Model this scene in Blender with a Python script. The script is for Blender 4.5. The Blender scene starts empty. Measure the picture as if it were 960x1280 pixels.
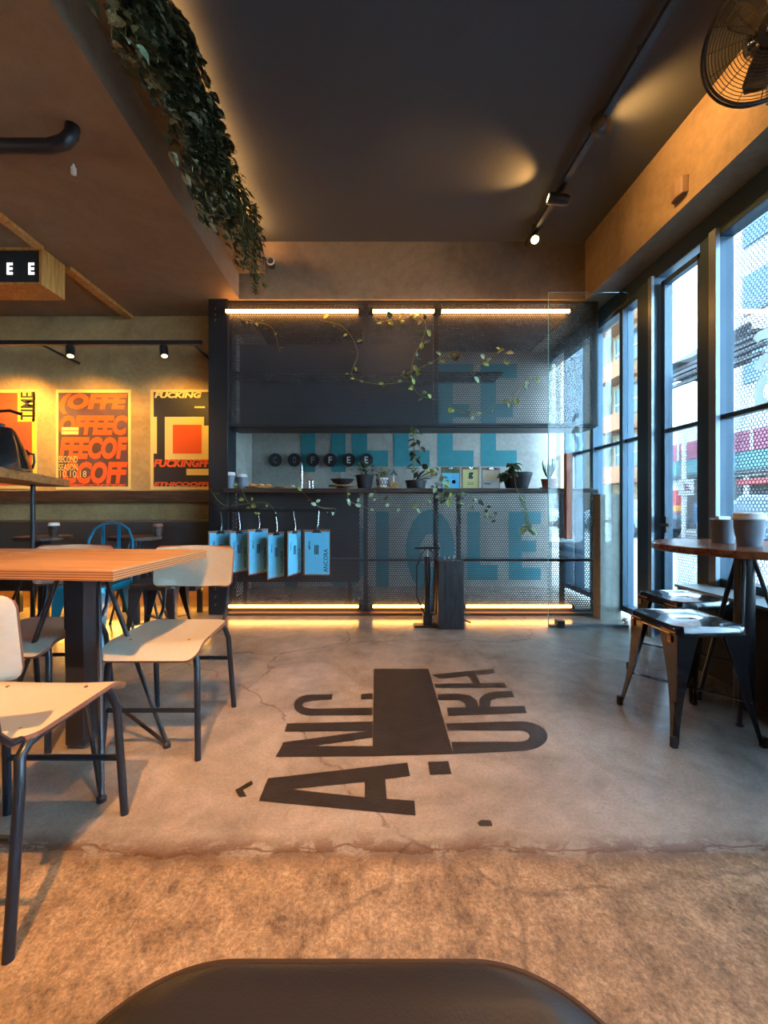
import bpy, bmesh, math, random
from mathutils import Vector, Matrix
random.seed(7)
sc = bpy.context.scene
col = sc.collection
F, CX, CY = 520.0, 462.0, 632.0          # measured focal length and vanishing point of the room, used only to read sizes
PI = math.pi
def P(px, py, Y):                         # a point at depth Y
    return Vector(((px-CX)*Y/F, Y, 1-(py-CY)*Y/F))
def G(px, py):                            # a point on the floor
    Y = F/(py-CY); return ((px-CX)*Y/F, Y)

# ------------------------------------------------------------------ materials
def new_mat(name):
    m = bpy.data.materials.new(name); m.use_nodes = True
    nt = m.node_tree; return m, nt, nt.nodes['Principled BSDF']
def lin(c):
    return tuple((x/12.92 if x <= .04045 else ((x+.055)/1.055)**2.4) for x in (v/255 for v in c))+(1,)
def mat(name, rgb, rough=.6, metal=0, spec=None, var=0, scale=8, bump=0, bscale=40, emis=None, estr=0, coat=0):
    m, nt, b = new_mat(name)
    c = lin(rgb)
    b.inputs['Base Color'].default_value = c
    b.inputs['Roughness'].default_value = rough
    b.inputs['Metallic'].default_value = metal
    if spec is not None: b.inputs['Specular IOR Level'].default_value = spec
    if coat: b.inputs['Coat Weight'].default_value = coat; b.inputs['Coat Roughness'].default_value = .08; b.inputs['Coat IOR'].default_value = 1.7
    if var or bump:
        tc = nt.nodes.new('ShaderNodeTexCoord')
    if var:
        n = nt.nodes.new('ShaderNodeTexNoise'); n.inputs['Scale'].default_value = scale; n.inputs['Detail'].default_value = 6
        nt.links.new(tc.outputs['Object'], n.inputs['Vector'])
        r = nt.nodes.new('ShaderNodeValToRGB')
        r.color_ramp.elements[0].position = .3; r.color_ramp.elements[1].position = .7
        r.color_ramp.elements[0].color = tuple(x*(1-var) for x in c[:3])+(1,)
        r.color_ramp.elements[1].color = tuple(min(1, x*(1+var)) for x in c[:3])+(1,)
        nt.links.new(n.outputs['Fac'], r.inputs['Fac']); nt.links.new(r.outputs['Color'], b.inputs['Base Color'])
    if bump:
        n = nt.nodes.new('ShaderNodeTexNoise'); n.inputs['Scale'].default_value = bscale; n.inputs['Detail'].default_value = 4
        nt.links.new(tc.outputs['Object'], n.inputs['Vector'])
        bp = nt.nodes.new('ShaderNodeBump'); bp.inputs['Strength'].default_value = bump; bp.inputs['Distance'].default_value = .01
        nt.links.new(n.outputs['Fac'], bp.inputs['Height']); nt.links.new(bp.outputs['Normal'], b.inputs['Normal'])
    if emis:
        b.inputs['Emission Color'].default_value = lin(emis); b.inputs['Emission Strength'].default_value = estr
    return m

def math_node(nt, op, a, b=None, c=None):
    n = nt.nodes.new('ShaderNodeMath'); n.operation = op
    for i, v in enumerate((a, b, c)):
        if v is None: continue
        if isinstance(v, (int, float)): n.inputs[i].default_value = v
        else: nt.links.new(v, n.inputs[i])
    return n.outputs[0]

def concrete(name, dark, light, rough=(.5, .7), scale=1.2, bump=.3, pores=True):
    m, nt, b = new_mat(name)
    tc = nt.nodes.new('ShaderNodeTexCoord')
    def noise(s, d=8, r=.6, dist=0):
        n = nt.nodes.new('ShaderNodeTexNoise'); n.inputs['Scale'].default_value = s; n.inputs['Detail'].default_value = d
        n.inputs['Roughness'].default_value = r; n.inputs['Distortion'].default_value = dist
        nt.links.new(tc.outputs['Object'], n.inputs['Vector']); return n.outputs['Fac']
    a = noise(scale, 8, .65, .6); f = noise(scale*14, 6, .7)
    s = math_node(nt, 'ADD', math_node(nt, 'MULTIPLY', a, .7), math_node(nt, 'MULTIPLY', f, .3))
    r = nt.nodes.new('ShaderNodeValToRGB'); r.color_ramp.elements[0].position = .36; r.color_ramp.elements[1].position = .64
    r.color_ramp.elements[0].color = lin(dark); r.color_ramp.elements[1].color = lin(light)
    nt.links.new(s, r.inputs['Fac']); nt.links.new(r.outputs['Color'], b.inputs['Base Color'])
    mr = nt.nodes.new('ShaderNodeMapRange'); mr.inputs['To Min'].default_value = rough[0]; mr.inputs['To Max'].default_value = rough[1]
    mr.inputs['From Min'].default_value = .3; mr.inputs['From Max'].default_value = .7
    nt.links.new(a, mr.inputs['Value']); nt.links.new(mr.outputs['Result'], b.inputs['Roughness'])
    bp = nt.nodes.new('ShaderNodeBump'); bp.inputs['Strength'].default_value = bump; bp.inputs['Distance'].default_value = .01
    nt.links.new(f, bp.inputs['Height']); nt.links.new(bp.outputs['Normal'], b.inputs['Normal'])
    return m

def floor_material():
    m, nt, b = new_mat('polished_concrete_floor')
    tc = nt.nodes.new('ShaderNodeTexCoord'); L = nt.links
    sep = nt.nodes.new('ShaderNodeSeparateXYZ'); L.new(tc.outputs['Object'], sep.inputs[0])
    def noise(s, d=8, r=.6, dist=0, vec=None):
        n = nt.nodes.new('ShaderNodeTexNoise'); n.inputs['Scale'].default_value = s; n.inputs['Detail'].default_value = d
        n.inputs['Roughness'].default_value = r; n.inputs['Distortion'].default_value = dist
        L.new(vec if vec else tc.outputs['Object'], n.inputs['Vector']); return n.outputs['Fac']
    big = noise(1.7, 8, .62, .8); mid = noise(7, 8, .7, .5); fine = noise(55, 5, .75)
    mp = nt.nodes.new('ShaderNodeMapping'); mp.inputs['Scale'].default_value = (3, 2, 1); mp.inputs['Rotation'].default_value = (0, 0, .5)
    L.new(tc.outputs['Object'], mp.inputs['Vector'])
    streak = noise(7, 12, .85, .2, mp.outputs['Vector'])
    def ramp(f, p0, c0, p1, c1):
        r = nt.nodes.new('ShaderNodeValToRGB'); r.color_ramp.elements[0].position = p0; r.color_ramp.elements[1].position = p1
        r.color_ramp.elements[0].color = c0; r.color_ramp.elements[1].color = c1; L.new(f, r.inputs['Fac']); return r.outputs['Color']
    smooth = ramp(math_node(nt, 'ADD', math_node(nt, 'MULTIPLY', big, .6), math_node(nt, 'MULTIPLY', mid, .4)), .36, lin((116, 109, 99)), .64, lin((158, 150, 138)))
    rough_c = ramp(math_node(nt, 'ADD', math_node(nt, 'MULTIPLY', streak, .6), math_node(nt, 'MULTIPLY', mid, .4)), .40, lin((92, 74, 54)), .60, lin((172, 148, 116)))
    # worn slab joint at about Y = 1.2
    yw = math_node(nt, 'ADD', sep.outputs['Y'], math_node(nt, 'MULTIPLY', math_node(nt, 'SUBTRACT', noise(2.2, 5, .6), .5), .16))
    fac = nt.nodes.new('ShaderNodeMapRange'); fac.inputs['From Min'].default_value = 1.17; fac.inputs['From Max'].default_value = 1.21
    L.new(yw, fac.inputs['Value'])
    mix = nt.nodes.new('ShaderNodeMix'); mix.data_type = 'RGBA'
    L.new(fac.outputs['Result'], mix.inputs['Factor']); L.new(rough_c, mix.inputs['A']); L.new(smooth, mix.inputs['B'])
    d = math_node(nt, 'ABSOLUTE', math_node(nt, 'SUBTRACT', yw, 1.205))
    band = nt.nodes.new('ShaderNodeMapRange'); band.inputs['From Min'].default_value = .075; band.inputs['From Max'].default_value = .0
    L.new(d, band.inputs['Value'])
    patch = nt.nodes.new('ShaderNodeMapRange'); patch.inputs['From Min'].default_value = .42; patch.inputs['From Max'].default_value = .50
    L.new(mid, patch.inputs['Value'])
    bf = math_node(nt, 'MULTIPLY', math_node(nt, 'MULTIPLY', band.outputs['Result'], patch.outputs['Result']), .9)
    ln_ = nt.nodes.new('ShaderNodeMapRange'); ln_.inputs['From Min'].default_value = .006; ln_.inputs['From Max'].default_value = .001
    L.new(math_node(nt, 'ABSOLUTE', math_node(nt, 'SUBTRACT', yw, 1.215)), ln_.inputs['Value'])
    bf = math_node(nt, 'MAXIMUM', bf, math_node(nt, 'MULTIPLY', ln_.outputs['Result'], .8))
    mix2 = nt.nodes.new('ShaderNodeMix'); mix2.data_type = 'RGBA'
    L.new(bf, mix2.inputs['Factor']); L.new(mix.outputs['Result'], mix2.inputs['A']); mix2.inputs['B'].default_value = lin((82, 60, 44))
    # hairline cracks
    vo = nt.nodes.new('ShaderNodeTexVoronoi'); vo.feature = 'DISTANCE_TO_EDGE'; vo.inputs['Scale'].default_value = .55
    wv = nt.nodes.new('ShaderNodeVectorMath'); wv.operation = 'MULTIPLY_ADD'
    nz = nt.nodes.new('ShaderNodeTexNoise'); nz.inputs['Scale'].default_value = 5; nz.inputs['Detail'].default_value = 6
    L.new(tc.outputs['Object'], nz.inputs['Vector']); L.new(nz.outputs['Color'], wv.inputs[0]); wv.inputs[1].default_value = (.22, .22, .22); L.new(tc.outputs['Object'], wv.inputs[2])
    L.new(wv.outputs[0], vo.inputs['Vector'])
    cr = nt.nodes.new('ShaderNodeMapRange'); cr.inputs['From Min'].default_value = .006; cr.inputs['From Max'].default_value = .0
    L.new(vo.outputs['Distance'], cr.inputs['Value'])
    cf = math_node(nt, 'MULTIPLY', cr.outputs['Result'], math_node(nt, 'MULTIPLY', patch.outputs['Result'], .5))
    mix3 = nt.nodes.new('ShaderNodeMix'); mix3.data_type = 'RGBA'
    L.new(cf, mix3.inputs['Factor']); L.new(mix2.outputs['Result'], mix3.inputs['A']); mix3.inputs['B'].default_value = lin((60, 45, 35))
    gr = nt.nodes.new('ShaderNodeMapRange'); gr.inputs['From Min'].default_value = .38; gr.inputs['From Max'].default_value = .62; gr.inputs['To Min'].default_value = .62; gr.inputs['To Max'].default_value = 1.3
    L.new(noise(95, 4, .8), gr.inputs['Value'])
    gf = nt.nodes.new('ShaderNodeMix'); gf.data_type = 'RGBA'; gf.blend_type = 'MULTIPLY'
    am = nt.nodes.new('ShaderNodeMapRange'); am.inputs['To Min'].default_value = 1.0; am.inputs['To Max'].default_value = .35
    L.new(fac.outputs['Result'], am.inputs['Value']); L.new(am.outputs['Result'], gf.inputs['Factor'])
    L.new(mix3.outputs['Result'], gf.inputs['A']); L.new(gr.outputs['Result'], gf.inputs['B'])
    L.new(gf.outputs['Result'], b.inputs['Base Color'])
    rr = nt.nodes.new('ShaderNodeMapRange'); rr.inputs['To Min'].default_value = .55; rr.inputs['To Max'].default_value = .15
    L.new(fac.outputs['Result'], rr.inputs['Value'])
    L.new(math_node(nt, 'ADD', rr.outputs['Result'], math_node(nt, 'MULTIPLY', math_node(nt, 'SUBTRACT', mid, .5), .22)), b.inputs['Roughness'])
    bp = nt.nodes.new('ShaderNodeBump'); bp.inputs['Distance'].default_value = .006
    bs = nt.nodes.new('ShaderNodeMapRange'); bs.inputs['To Min'].default_value = .9; bs.inputs['To Max'].default_value = .18
    L.new(fac.outputs['Result'], bs.inputs['Value']); L.new(bs.outputs['Result'], bp.inputs['Strength'])
    L.new(math_node(nt, 'ADD', math_node(nt, 'MULTIPLY', streak, .7), math_node(nt, 'MULTIPLY', fine, .5)), bp.inputs['Height'])
    L.new(bp.outputs['Normal'], b.inputs['Normal'])
    return m

def mesh_material(name, rgb, axes, pitch=.022, hole=.40, metal=.3, rough=.5):
    """perforated sheet: round holes on a hexagonal lattice"""
    m, nt, b = new_mat(name)
    b.inputs['Base Color'].default_value = lin(rgb); b.inputs['Metallic'].default_value = metal; b.inputs['Roughness'].default_value = rough
    tc = nt.nodes.new('ShaderNodeTexCoord'); sep = nt.nodes.new('ShaderNodeSeparateXYZ'); nt.links.new(tc.outputs['Object'], sep.inputs[0])
    u = math_node(nt, 'DIVIDE', sep.outputs[axes[0]], pitch); v = math_node(nt, 'DIVIDE', sep.outputs[axes[1]], pitch*1.732)
    def dist(off):
        a = math_node(nt, 'SUBTRACT', math_node(nt, 'FRACT', math_node(nt, 'ADD', u, 100+off)), .5)
        c = math_node(nt, 'MULTIPLY', math_node(nt, 'SUBTRACT', math_node(nt, 'FRACT', math_node(nt, 'ADD', v, 100+off)), .5), 1.732)
        return math_node(nt, 'SQRT', math_node(nt, 'ADD', math_node(nt, 'MULTIPLY', a, a), math_node(nt, 'MULTIPLY', c, c)))
    d = math_node(nt, 'MINIMUM', dist(0), dist(.5))
    h = math_node(nt, 'LESS_THAN', d, hole)
    t = nt.nodes.new('ShaderNodeBsdfTransparent'); mx = nt.nodes.new('ShaderNodeMixShader')
    nt.links.new(h, mx.inputs[0]); nt.links.new(b.outputs[0], mx.inputs[1]); nt.links.new(t.outputs[0], mx.inputs[2])
    nt.links.new(mx.outputs[0], nt.nodes['Material Output'].inputs['Surface'])
    return m

def glass_material(name, tint=(.96, .98, .98), refl=.06, rough=.02):
    m, nt, b = new_mat(name); nt.nodes.remove(b)
    t = nt.nodes.new('ShaderNodeBsdfTransparent'); t.inputs[0].default_value = (*tint, 1)
    g = nt.nodes.new('ShaderNodeBsdfGlossy'); g.inputs['Roughness'].default_value = rough
    lw = nt.nodes.new('ShaderNodeLayerWeight'); lw.inputs['Blend'].default_value = .25
    f = math_node(nt, 'ADD', math_node(nt, 'MULTIPLY', lw.outputs['Fresnel'], .5), refl*.5)
    mx = nt.nodes.new('ShaderNodeMixShader'); nt.links.new(f, mx.inputs[0]); nt.links.new(t.outputs[0], mx.inputs[1]); nt.links.new(g.outputs[0], mx.inputs[2])
    nt.links.new(mx.outputs[0], nt.nodes['Material Output'].inputs['Surface'])
    return m

def wood(name, dark, light, scale=3, axis=0, rough=.45, stretch=10, coat=0):
    m, nt, b = new_mat(name)
    tc = nt.nodes.new('ShaderNodeTexCoord'); mp = nt.nodes.new('ShaderNodeMapping')
    s = [stretch]*3; s[axis] = 1; mp.inputs['Scale'].default_value = s
    nt.links.new(tc.outputs['Object'], mp.inputs['Vector'])
    n = nt.nodes.new('ShaderNodeTexNoise'); n.inputs['Scale'].default_value = scale; n.inputs['Detail'].default_value = 8; n.inputs['Distortion'].default_value = .7
    nt.links.new(mp.outputs['Vector'], n.inputs['Vector'])
    r = nt.nodes.new('ShaderNodeValToRGB'); r.color_ramp.elements[0].position = .35; r.color_ramp.elements[1].position = .65
    r.color_ramp.elements[0].color = lin(dark); r.color_ramp.elements[1].color = lin(light)
    nt.links.new(n.outputs['Fac'], r.inputs['Fac']); nt.links.new(r.outputs['Color'], b.inputs['Base Color'])
    b.inputs['Roughness'].default_value = rough; b.inputs['Coat Weight'].default_value = coat
    return m

def plywood_edge():
    m, nt, b = new_mat('plywood_edge')
    tc = nt.nodes.new('ShaderNodeTexCoord'); sep = nt.nodes.new('ShaderNodeSeparateXYZ'); nt.links.new(tc.outputs['Object'], sep.inputs[0])
    w = math_node(nt, 'FRACT', math_node(nt, 'MULTIPLY', sep.outputs['Z'], 120))
    r = nt.nodes.new('ShaderNodeValToRGB'); r.color_ramp.interpolation = 'CONSTANT'
    r.color_ramp.elements[0].color = lin((112, 70, 40)); r.color_ramp.elements[1].position = .45; r.color_ramp.elements[1].color = lin((176, 124, 78))
    nt.links.new(w, r.inputs['Fac']); nt.links.new(r.outputs['Color'], b.inputs['Base Color']); b.inputs['Roughness'].default_value = .6
    return m

def window_grid(name, wall, glass, sx, sz, ratio=.55, axes=('Y', 'Z')):
    """facade wall with a row-and-column pattern of small far panes"""
    return None

M = {}
M['floor'] = floor_material()
M['concrete'] = concrete('raw_concrete', (104, 90, 72), (146, 130, 106), (.55, .75), 1.3)
M['concrete_soffit'] = concrete('board_marked_concrete', (120, 100, 80), (152, 130, 106), (.7, .85), .9)
M['concrete_grey'] = concrete('grey_painted_concrete', (128, 122, 114), (172, 166, 156), (.7, .9), 1.6)
M['poster_wall'] = concrete('plastered_wall', (156, 128, 84), (206, 172, 118), (.7, .9), 1.8)
M['black_ceiling'] = mat('matt_black_ceiling_paint', (58, 64, 70), .9, bump=.15, bscale=60)
M['black_wall'] = mat('dark_painted_wall', (52, 54, 58), .8, bump=.1)
M['black_metal'] = mat('black_powder_coat', (42, 43, 46), .38, .2)
M['black_gloss'] = mat('glossy_black_steel', (22, 22, 24), .25, 0, coat=1)
M['worn_edge'] = mat('worn_bare_edge', (150, 110, 70), .35, .8, var=.5, scale=60)
M['tube'] = mat('dark_blue_black_tube', (38, 46, 54), .3, .4)
M['frame_blue'] = mat('window_frame_steel', (52, 74, 90), .4, .3)
M['frame_light'] = mat('window_frame_aluminium', (128, 138, 146), .35, .6)
M['cream'] = mat('cream_laminate', (190, 182, 164), .32, spec=.5, var=.04, scale=60)
M['greige'] = mat('grey_laminate', (168, 166, 150), .35, spec=.5, var=.04, scale=60)
M['ply'] = mat('ply_edge_brown', (118, 74, 54), .5)
M['table_top'] = wood('oak_laminate_top', (158, 118, 80), (186, 146, 104), 3, 0, .42)
M['table_edge'] = plywood_edge()
M['walnut'] = wood('walnut_top', (92, 50, 32), (150, 92, 60), 3, 0, .25, coat=.3)
M['dark_wood'] = wood('dark_wood', (50, 38, 32), (82, 62, 48), 4, 0, .5)
M['black_stain'] = wood('black_stained_wood', (38, 37, 38), (62, 60, 60), 5, 2, .55)
M['plank'] = wood('oak_plank', (140, 92, 50), (190, 134, 78), 4, 1, .5)
M['pink_wood'] = wood('reddish_wood_handle', (170, 104, 84), (206, 142, 118), 5, 2, .5)
M['leather'] = mat('black_leather', (30, 31, 35), .38, 0, spec=.6, bump=.08, bscale=260)
M['piping'] = mat('leather_piping', (48, 38, 34), .5)
M['teal_metal'] = mat('teal_painted_steel', (16, 128, 168), .28, .2, coat=.4)
M['teal_paint'] = mat('teal_wall_paint', (44, 118, 124), .75, var=.08, scale=14)
M['floor_paint'] = mat('black_floor_paint', (36, 33, 32), .42, var=.35, scale=12, bump=.2, bscale=90)
M['screen_mesh'] = mesh_material('perforated_black_steel', (68, 66, 66), ('X', 'Z'), .022, .33, 0, .4)
M['facade_mesh'] = mesh_material('perforated_facade_steel', (88, 88, 96), ('Y', 'Z'), .024, .43)
M['glass'] = glass_material('clear_glass')
M['door_glass'] = glass_material('frameless_glass', (.93, .97, .97), .10)
M['glass_edge'] = mat('green_glass_edge', (150, 200, 190), .2, spec=.8)
M['led'] = mat('warm_led_tube', (255, 214, 150), .5, emis=(255, 172, 88), estr=18)
M['led_amber'] = mat('amber_led_tube', (255, 170, 60), .5, emis=(255, 140, 30), estr=4)
M['bulb'] = mat('lamp_bulb', (255, 220, 160), .5, emis=(255, 205, 130), estr=60)
M['bulb_dim'] = mat('lamp_lens', (255, 235, 180), .5, emis=(255, 230, 160), estr=6)
M['bulb_soft'] = mat('lamp_lens_soft', (255, 225, 160), .5, emis=(255, 214, 130), estr=12)
M['white'] = mat('white_plastic', (232, 230, 224), .4)
M['offwhite'] = mat('paper_cup_white', (222, 216, 208), .5)
M['cup_grey'] = mat('grey_blue_card', (120, 128, 140), .55)
M['steel'] = mat('brushed_steel', (190, 190, 190), .25, .9)
M['blue_paper'] = mat('light_blue_paper', (96, 186, 222), .6, var=.06, scale=30)
M['ink'] = mat('dark_blue_ink', (18, 44, 74), .6)
M['clipboard'] = wood('clipboard_hardboard', (112, 76, 60), (146, 104, 84), 6, 2, .6)
M['leaf_dark'] = mat('dark_green_leaf', (46, 58, 40), .42, var=.4, scale=25)
M['leaf_stripe'] = mat('silver_striped_leaf', (136, 142, 112), .4, var=.5, scale=90)
M['leaf_light'] = mat('yellow_green_leaf', (142, 156, 70), .4, var=.35, scale=25)
M['leaf_mid'] = mat('mid_green_leaf', (74, 98, 58), .4, var=.4, scale=25)
M['leaf_pale'] = mat('pale_green_leaf', (150, 172, 132), .4, var=.3, scale=25)
M['stem'] = mat('plant_stem', (120, 110, 62), .6)
M['soil'] = mat('potting_soil', (46, 34, 28), .95, bump=.8, bscale=120)
M['pot_black'] = mat('black_plastic_pot', (44, 44, 48), .5)
M['terracotta'] = mat('terracotta', (160, 80, 62), .7, var=.1)
M['yellow_card'] = mat('yellow_card', (226, 212, 140), .6)
M['pink_card'] = mat('pink_grey_card', (206, 196, 186), .6)
M['poster_cream'] = mat('poster_margin', (238, 208, 128), .6)
M['poster_yellow'] = mat('poster_yellow', (240, 208, 70), .6)
M['poster_red'] = mat('poster_red', (206, 84, 48), .6, var=.1)
M['poster_purple'] = mat('poster_purple', (98, 66, 70), .6, var=.2, scale=9)
M['poster_orange'] = mat('poster_orange', (236, 92, 34), .6)
M['poster_dark'] = mat('poster_black', (48, 46, 54), .6)
M['sign_face'] = mat('sign_dark_face', (34, 44, 52), .4)
M['sign_letter'] = mat('lit_sign_letter', (255, 255, 255), .4, emis=(255, 250, 240), estr=2.2)
M['sign_wood'] = wood('sign_plywood', (176, 120, 56), (214, 156, 84), 4, 2, .5)
M['brick_orange'] = mat('orange_render', (138, 84, 48), .8)
M['beige'] = mat('beige_render', (132, 104, 72), .85, var=.05)
M['grey_render'] = mat('grey_render', (96, 92, 86), .85)
M['far_glass'] = mat('far_window_glass', (48, 56, 66), .15, .2)
M['far_blue'] = mat('far_blue_glass', (70, 88, 108), .2, .1)
M['far_white'] = mat('far_white_render', (150, 144, 140), .85)
M['magenta'] = mat('magenta_fascia', (104, 24, 48), .6)
M['teal_fascia'] = mat('teal_fascia', (50, 84, 84), .6)
M['shop_dark'] = mat('shop_interior', (56, 48, 46), .8, var=.3, scale=2)
M['red_sign'] = mat('red_shop_panel', (128, 20, 18), .6)
M['yellow_sign'] = mat('yellow_shop_panel', (150, 100, 14), .6)
M['canopy_steel'] = mat('canopy_steel', (48, 46, 48), .6)
M['asphalt'] = mat('street_paving', (104, 100, 98), .9, var=.06, scale=3)
M['pavement'] = mat('sidewalk_paving', (132, 128, 122), .9, var=.05, scale=4)
M['car_blue'] = mat('car_paint_blue', (34, 62, 88), .25, .3, coat=.6)
M['car_white'] = mat('car_paint_silver', (76, 84, 92), .25, .4, coat=.6)
M['rubber'] = mat('black_rubber', (28, 28, 30), .7)
def translucent(name, rgb):
    m, nt, b = new_mat(name); b.inputs['Base Color'].default_value = lin(rgb)
    t = nt.nodes.new('ShaderNodeBsdfTranslucent'); t.inputs[0].default_value = lin(rgb); mx = nt.nodes.new('ShaderNodeMixShader'); mx.inputs[0].default_value = .6
    nt.links.new(b.outputs[0], mx.inputs[1]); nt.links.new(t.outputs[0], mx.inputs[2]); nt.links.new(mx.outputs[0], nt.nodes['Material Output'].inputs['Surface']); return m
M['decal'] = translucent('frosted_window_lettering', (176, 184, 170))

# ------------------------------------------------------------------ mesh builder
class MB:
    def __init__(s): s.v = []; s.f = []; s.m = []
    def add(s, vs, fs, mi=0, mtx=None):
        b = len(s.v)
        s.v += [tuple(mtx @ Vector(v)) if mtx else tuple(v) for v in vs]
        s.f += [tuple(i+b for i in f) for f in fs]; s.m += [mi]*len(fs)
        return s
    def box(s, x0, x1, y0, y1, z0, z1, mi=0, mtx=None):
        vs = [(x, y, z) for z in (z0, z1) for y in (y0, y1) for x in (x0, x1)]
        return s.add(vs, [(0, 2, 3, 1), (4, 5, 7, 6), (0, 1, 5, 4), (2, 6, 7, 3), (0, 4, 6, 2), (1, 3, 7, 5)], mi, mtx)
    def cbox(s, c, d, rz=0, mi=0):
        return s.box(-d[0]/2, d[0]/2, -d[1]/2, d[1]/2, -d[2]/2, d[2]/2, mi, Matrix.Translation(c) @ Matrix.Rotation(rz, 4, 'Z'))
    def bar(s, a, b, w, h, mi=0, up=(0, 0, 1)):
        a, b = Vector(a), Vector(b); d = (b-a).normalized(); u = Vector(up)
        if abs(d.dot(u)) > .98: u = Vector((1, 0, 0))
        x = d.cross(u).normalized(); y = x.cross(d)
        vs = [p+x*sx*w/2+y*sy*h/2 for p in (a, b) for sx, sy in ((-1, -1), (1, -1), (1, 1), (-1, 1))]
        return s.add(vs, [(0, 1, 2, 3), (7, 6, 5, 4), (0, 4, 5, 1), (1, 5, 6, 2), (2, 6, 7, 3), (3, 7, 4, 0)], mi)
    def tube(s, pts, r, n=10, mi=0, closed=False):
        pts = [Vector(p) for p in pts]; k = len(pts)
        rs = r if isinstance(r, (list, tuple)) else [r]*k
        rings = []; ref = None
        for i, p in enumerate(pts):
            if closed: t = pts[(i+1) % k]-pts[i-1]
            else: t = pts[min(i+1, k-1)]-pts[max(i-1, 0)]
            t.normalize()
            if ref is None:
                ref = t.cross(Vector((0, 0, 1)) if abs(t.z) < .9 else Vector((1, 0, 0))).normalized()
            ref = (ref-t*ref.dot(t)).normalized(); bi = t.cross(ref)
            rings.append([p+(ref*math.cos(2*PI*j/n)+bi*math.sin(2*PI*j/n))*rs[i] for j in range(n)])
        vs = [v for rg in rings for v in rg]; fs = []
        for i in range(k if closed else k-1):
            a = i*n; c = ((i+1) % k)*n
            for j in range(n): fs.append((a+j, a+(j+1) % n, c+(j+1) % n, c+j))
        if not closed: fs += [tuple(range(n))[::-1], tuple((k-1)*n+j for j in range(n))]
        return s.add(vs, fs, mi)
    def lathe(s, prof, c=(0, 0, 0), n=24, mi=0, mtx=None):
        vs = []; fs = []
        for r, z in prof:
            for j in range(n): vs.append((c[0]+r*math.cos(2*PI*j/n), c[1]+r*math.sin(2*PI*j/n), c[2]+z))
        for i in range(len(prof)-1):
            for j in range(n): fs.append((i*n+j, i*n+(j+1) % n, (i+1)*n+(j+1) % n, (i+1)*n+j))
        if prof[0][0] > 1e-5: fs.append(tuple(range(n))[::-1])
        if prof[-1][0] > 1e-5: fs.append(tuple((len(prof)-1)*n+j for j in range(n)))
        return s.add(vs, fs, mi, mtx)
    def prism(s, poly, z0, z1, mi=0, mtx=None):
        n = len(poly)
        vs = [(x, y, z0) for x, y in poly]+[(x, y, z1) for x, y in poly]
        fs = [tuple(range(n))[::-1], tuple(range(n, 2*n))]+[(i, (i+1) % n, n+(i+1) % n, n+i) for i in range(n)]
        return s.add(vs, fs, mi, mtx)
    def text(s, body, o, U, V, w, h, mi=0, bold=.02, t=.001, shear=0):
        """lettering fitted to a w x h box whose lower left corner is o, along unit vectors U and V"""
        cu = bpy.data.curves.new('t', 'FONT'); cu.body = body; cu.offset = bold; cu.resolution_u = 3; cu.extrude = 0; cu.shear = shear
        ob = bpy.data.objects.new('t', cu); me = bpy.data.meshes.new_from_object(ob)
        bpy.data.objects.remove(ob); bpy.data.curves.remove(cu)
        if not me.vertices: return s
        xs = [v.co.x for v in me.vertices]; ys = [v.co.y for v in me.vertices]
        x0, x1, y0, y1 = min(xs), max(xs), min(ys), max(ys)
        o, U, V = Vector(o), Vector(U), Vector(V); N = U.cross(V)
        vs = [o+U*((v.co.x-x0)/(x1-x0)*w)+V*((v.co.y-y0)/(y1-y0)*h)+N*t for v in me.vertices]
        fs = [tuple(p.vertices) for p in me.polygons]; bpy.data.meshes.remove(me)
        return s.add(vs, fs, mi)
    def leaf(s, p, d, up, L, Wd, mi=0, fold=.25):
        """a pointed leaf growing from p along d"""
        p, d, up = Vector(p), Vector(d).normalized(), Vector(up); x = d.cross(up)
        if x.length < 1e-3: x = d.cross(Vector((1, 0, 0)))
        x.normalize(); n = x.cross(d).normalized()
        pts = [p]
        for t, w, dz in ((.25, .8, .0), (.55, 1, -.04), (.82, .55, -.12)):
            c = p+d*L*t+n*L*dz
            pts += [c+x*Wd*w/2+n*Wd*fold*w*.5, c, c-x*Wd*w/2+n*Wd*fold*w*.5]
        pts.append(p+d*L-n*L*.2)
        f = [(0, 2, 1), (0, 3, 2), (1, 2, 5, 4), (2, 3, 6, 5), (4, 5, 8, 7), (5, 6, 9, 8), (7, 8, 10), (8, 9, 10)]
        return s.add(pts, f, mi)

def wloc(o):
    v = Vector((0, 0, 0))
    while o is not None: v += o.location; o = o.parent
    return v
def setp(o, label=None, cat=None, group=None, kind=None):
    if label: o['label'] = label
    if cat: o['category'] = cat
    if group: o['group'] = group
    if kind: o['kind'] = kind
    return o
def obj(name, mb, mats, parent=None, world=False, smooth=False, bevel=0, seg=2, solid=0, label=None):
    me = bpy.data.meshes.new(name); me.from_pydata(mb.v, [], mb.f)
    for m in (mats if isinstance(mats, (list, tuple)) else [mats]): me.materials.append(m)
    me.polygons.foreach_set('material_index', mb.m)
    bm = bmesh.new(); bm.from_mesh(me); bmesh.ops.recalc_face_normals(bm, faces=bm.faces[:]) if not solid else None
    bm.to_mesh(me); bm.free()
    if smooth:
        me.polygons.foreach_set('use_smooth', [True]*len(me.polygons))
        try: me.set_sharp_from_angle(angle=math.radians(38))
        except Exception: pass
    me.update()
    o = bpy.data.objects.new(name, me); col.objects.link(o)
    if parent is not None:
        o.parent = parent
        if world: o.location = -wloc(parent)
    if solid:
        md = o.modifiers.new('thickness', 'SOLIDIFY'); md.thickness = solid; md.offset = 0
    if bevel:
        md = o.modifiers.new('edges', 'BEVEL'); md.width = bevel; md.segments = seg; md.limit_method = 'ANGLE'; md.angle_limit = math.radians(40)
    if label: o['label'] = label
    return o
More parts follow.
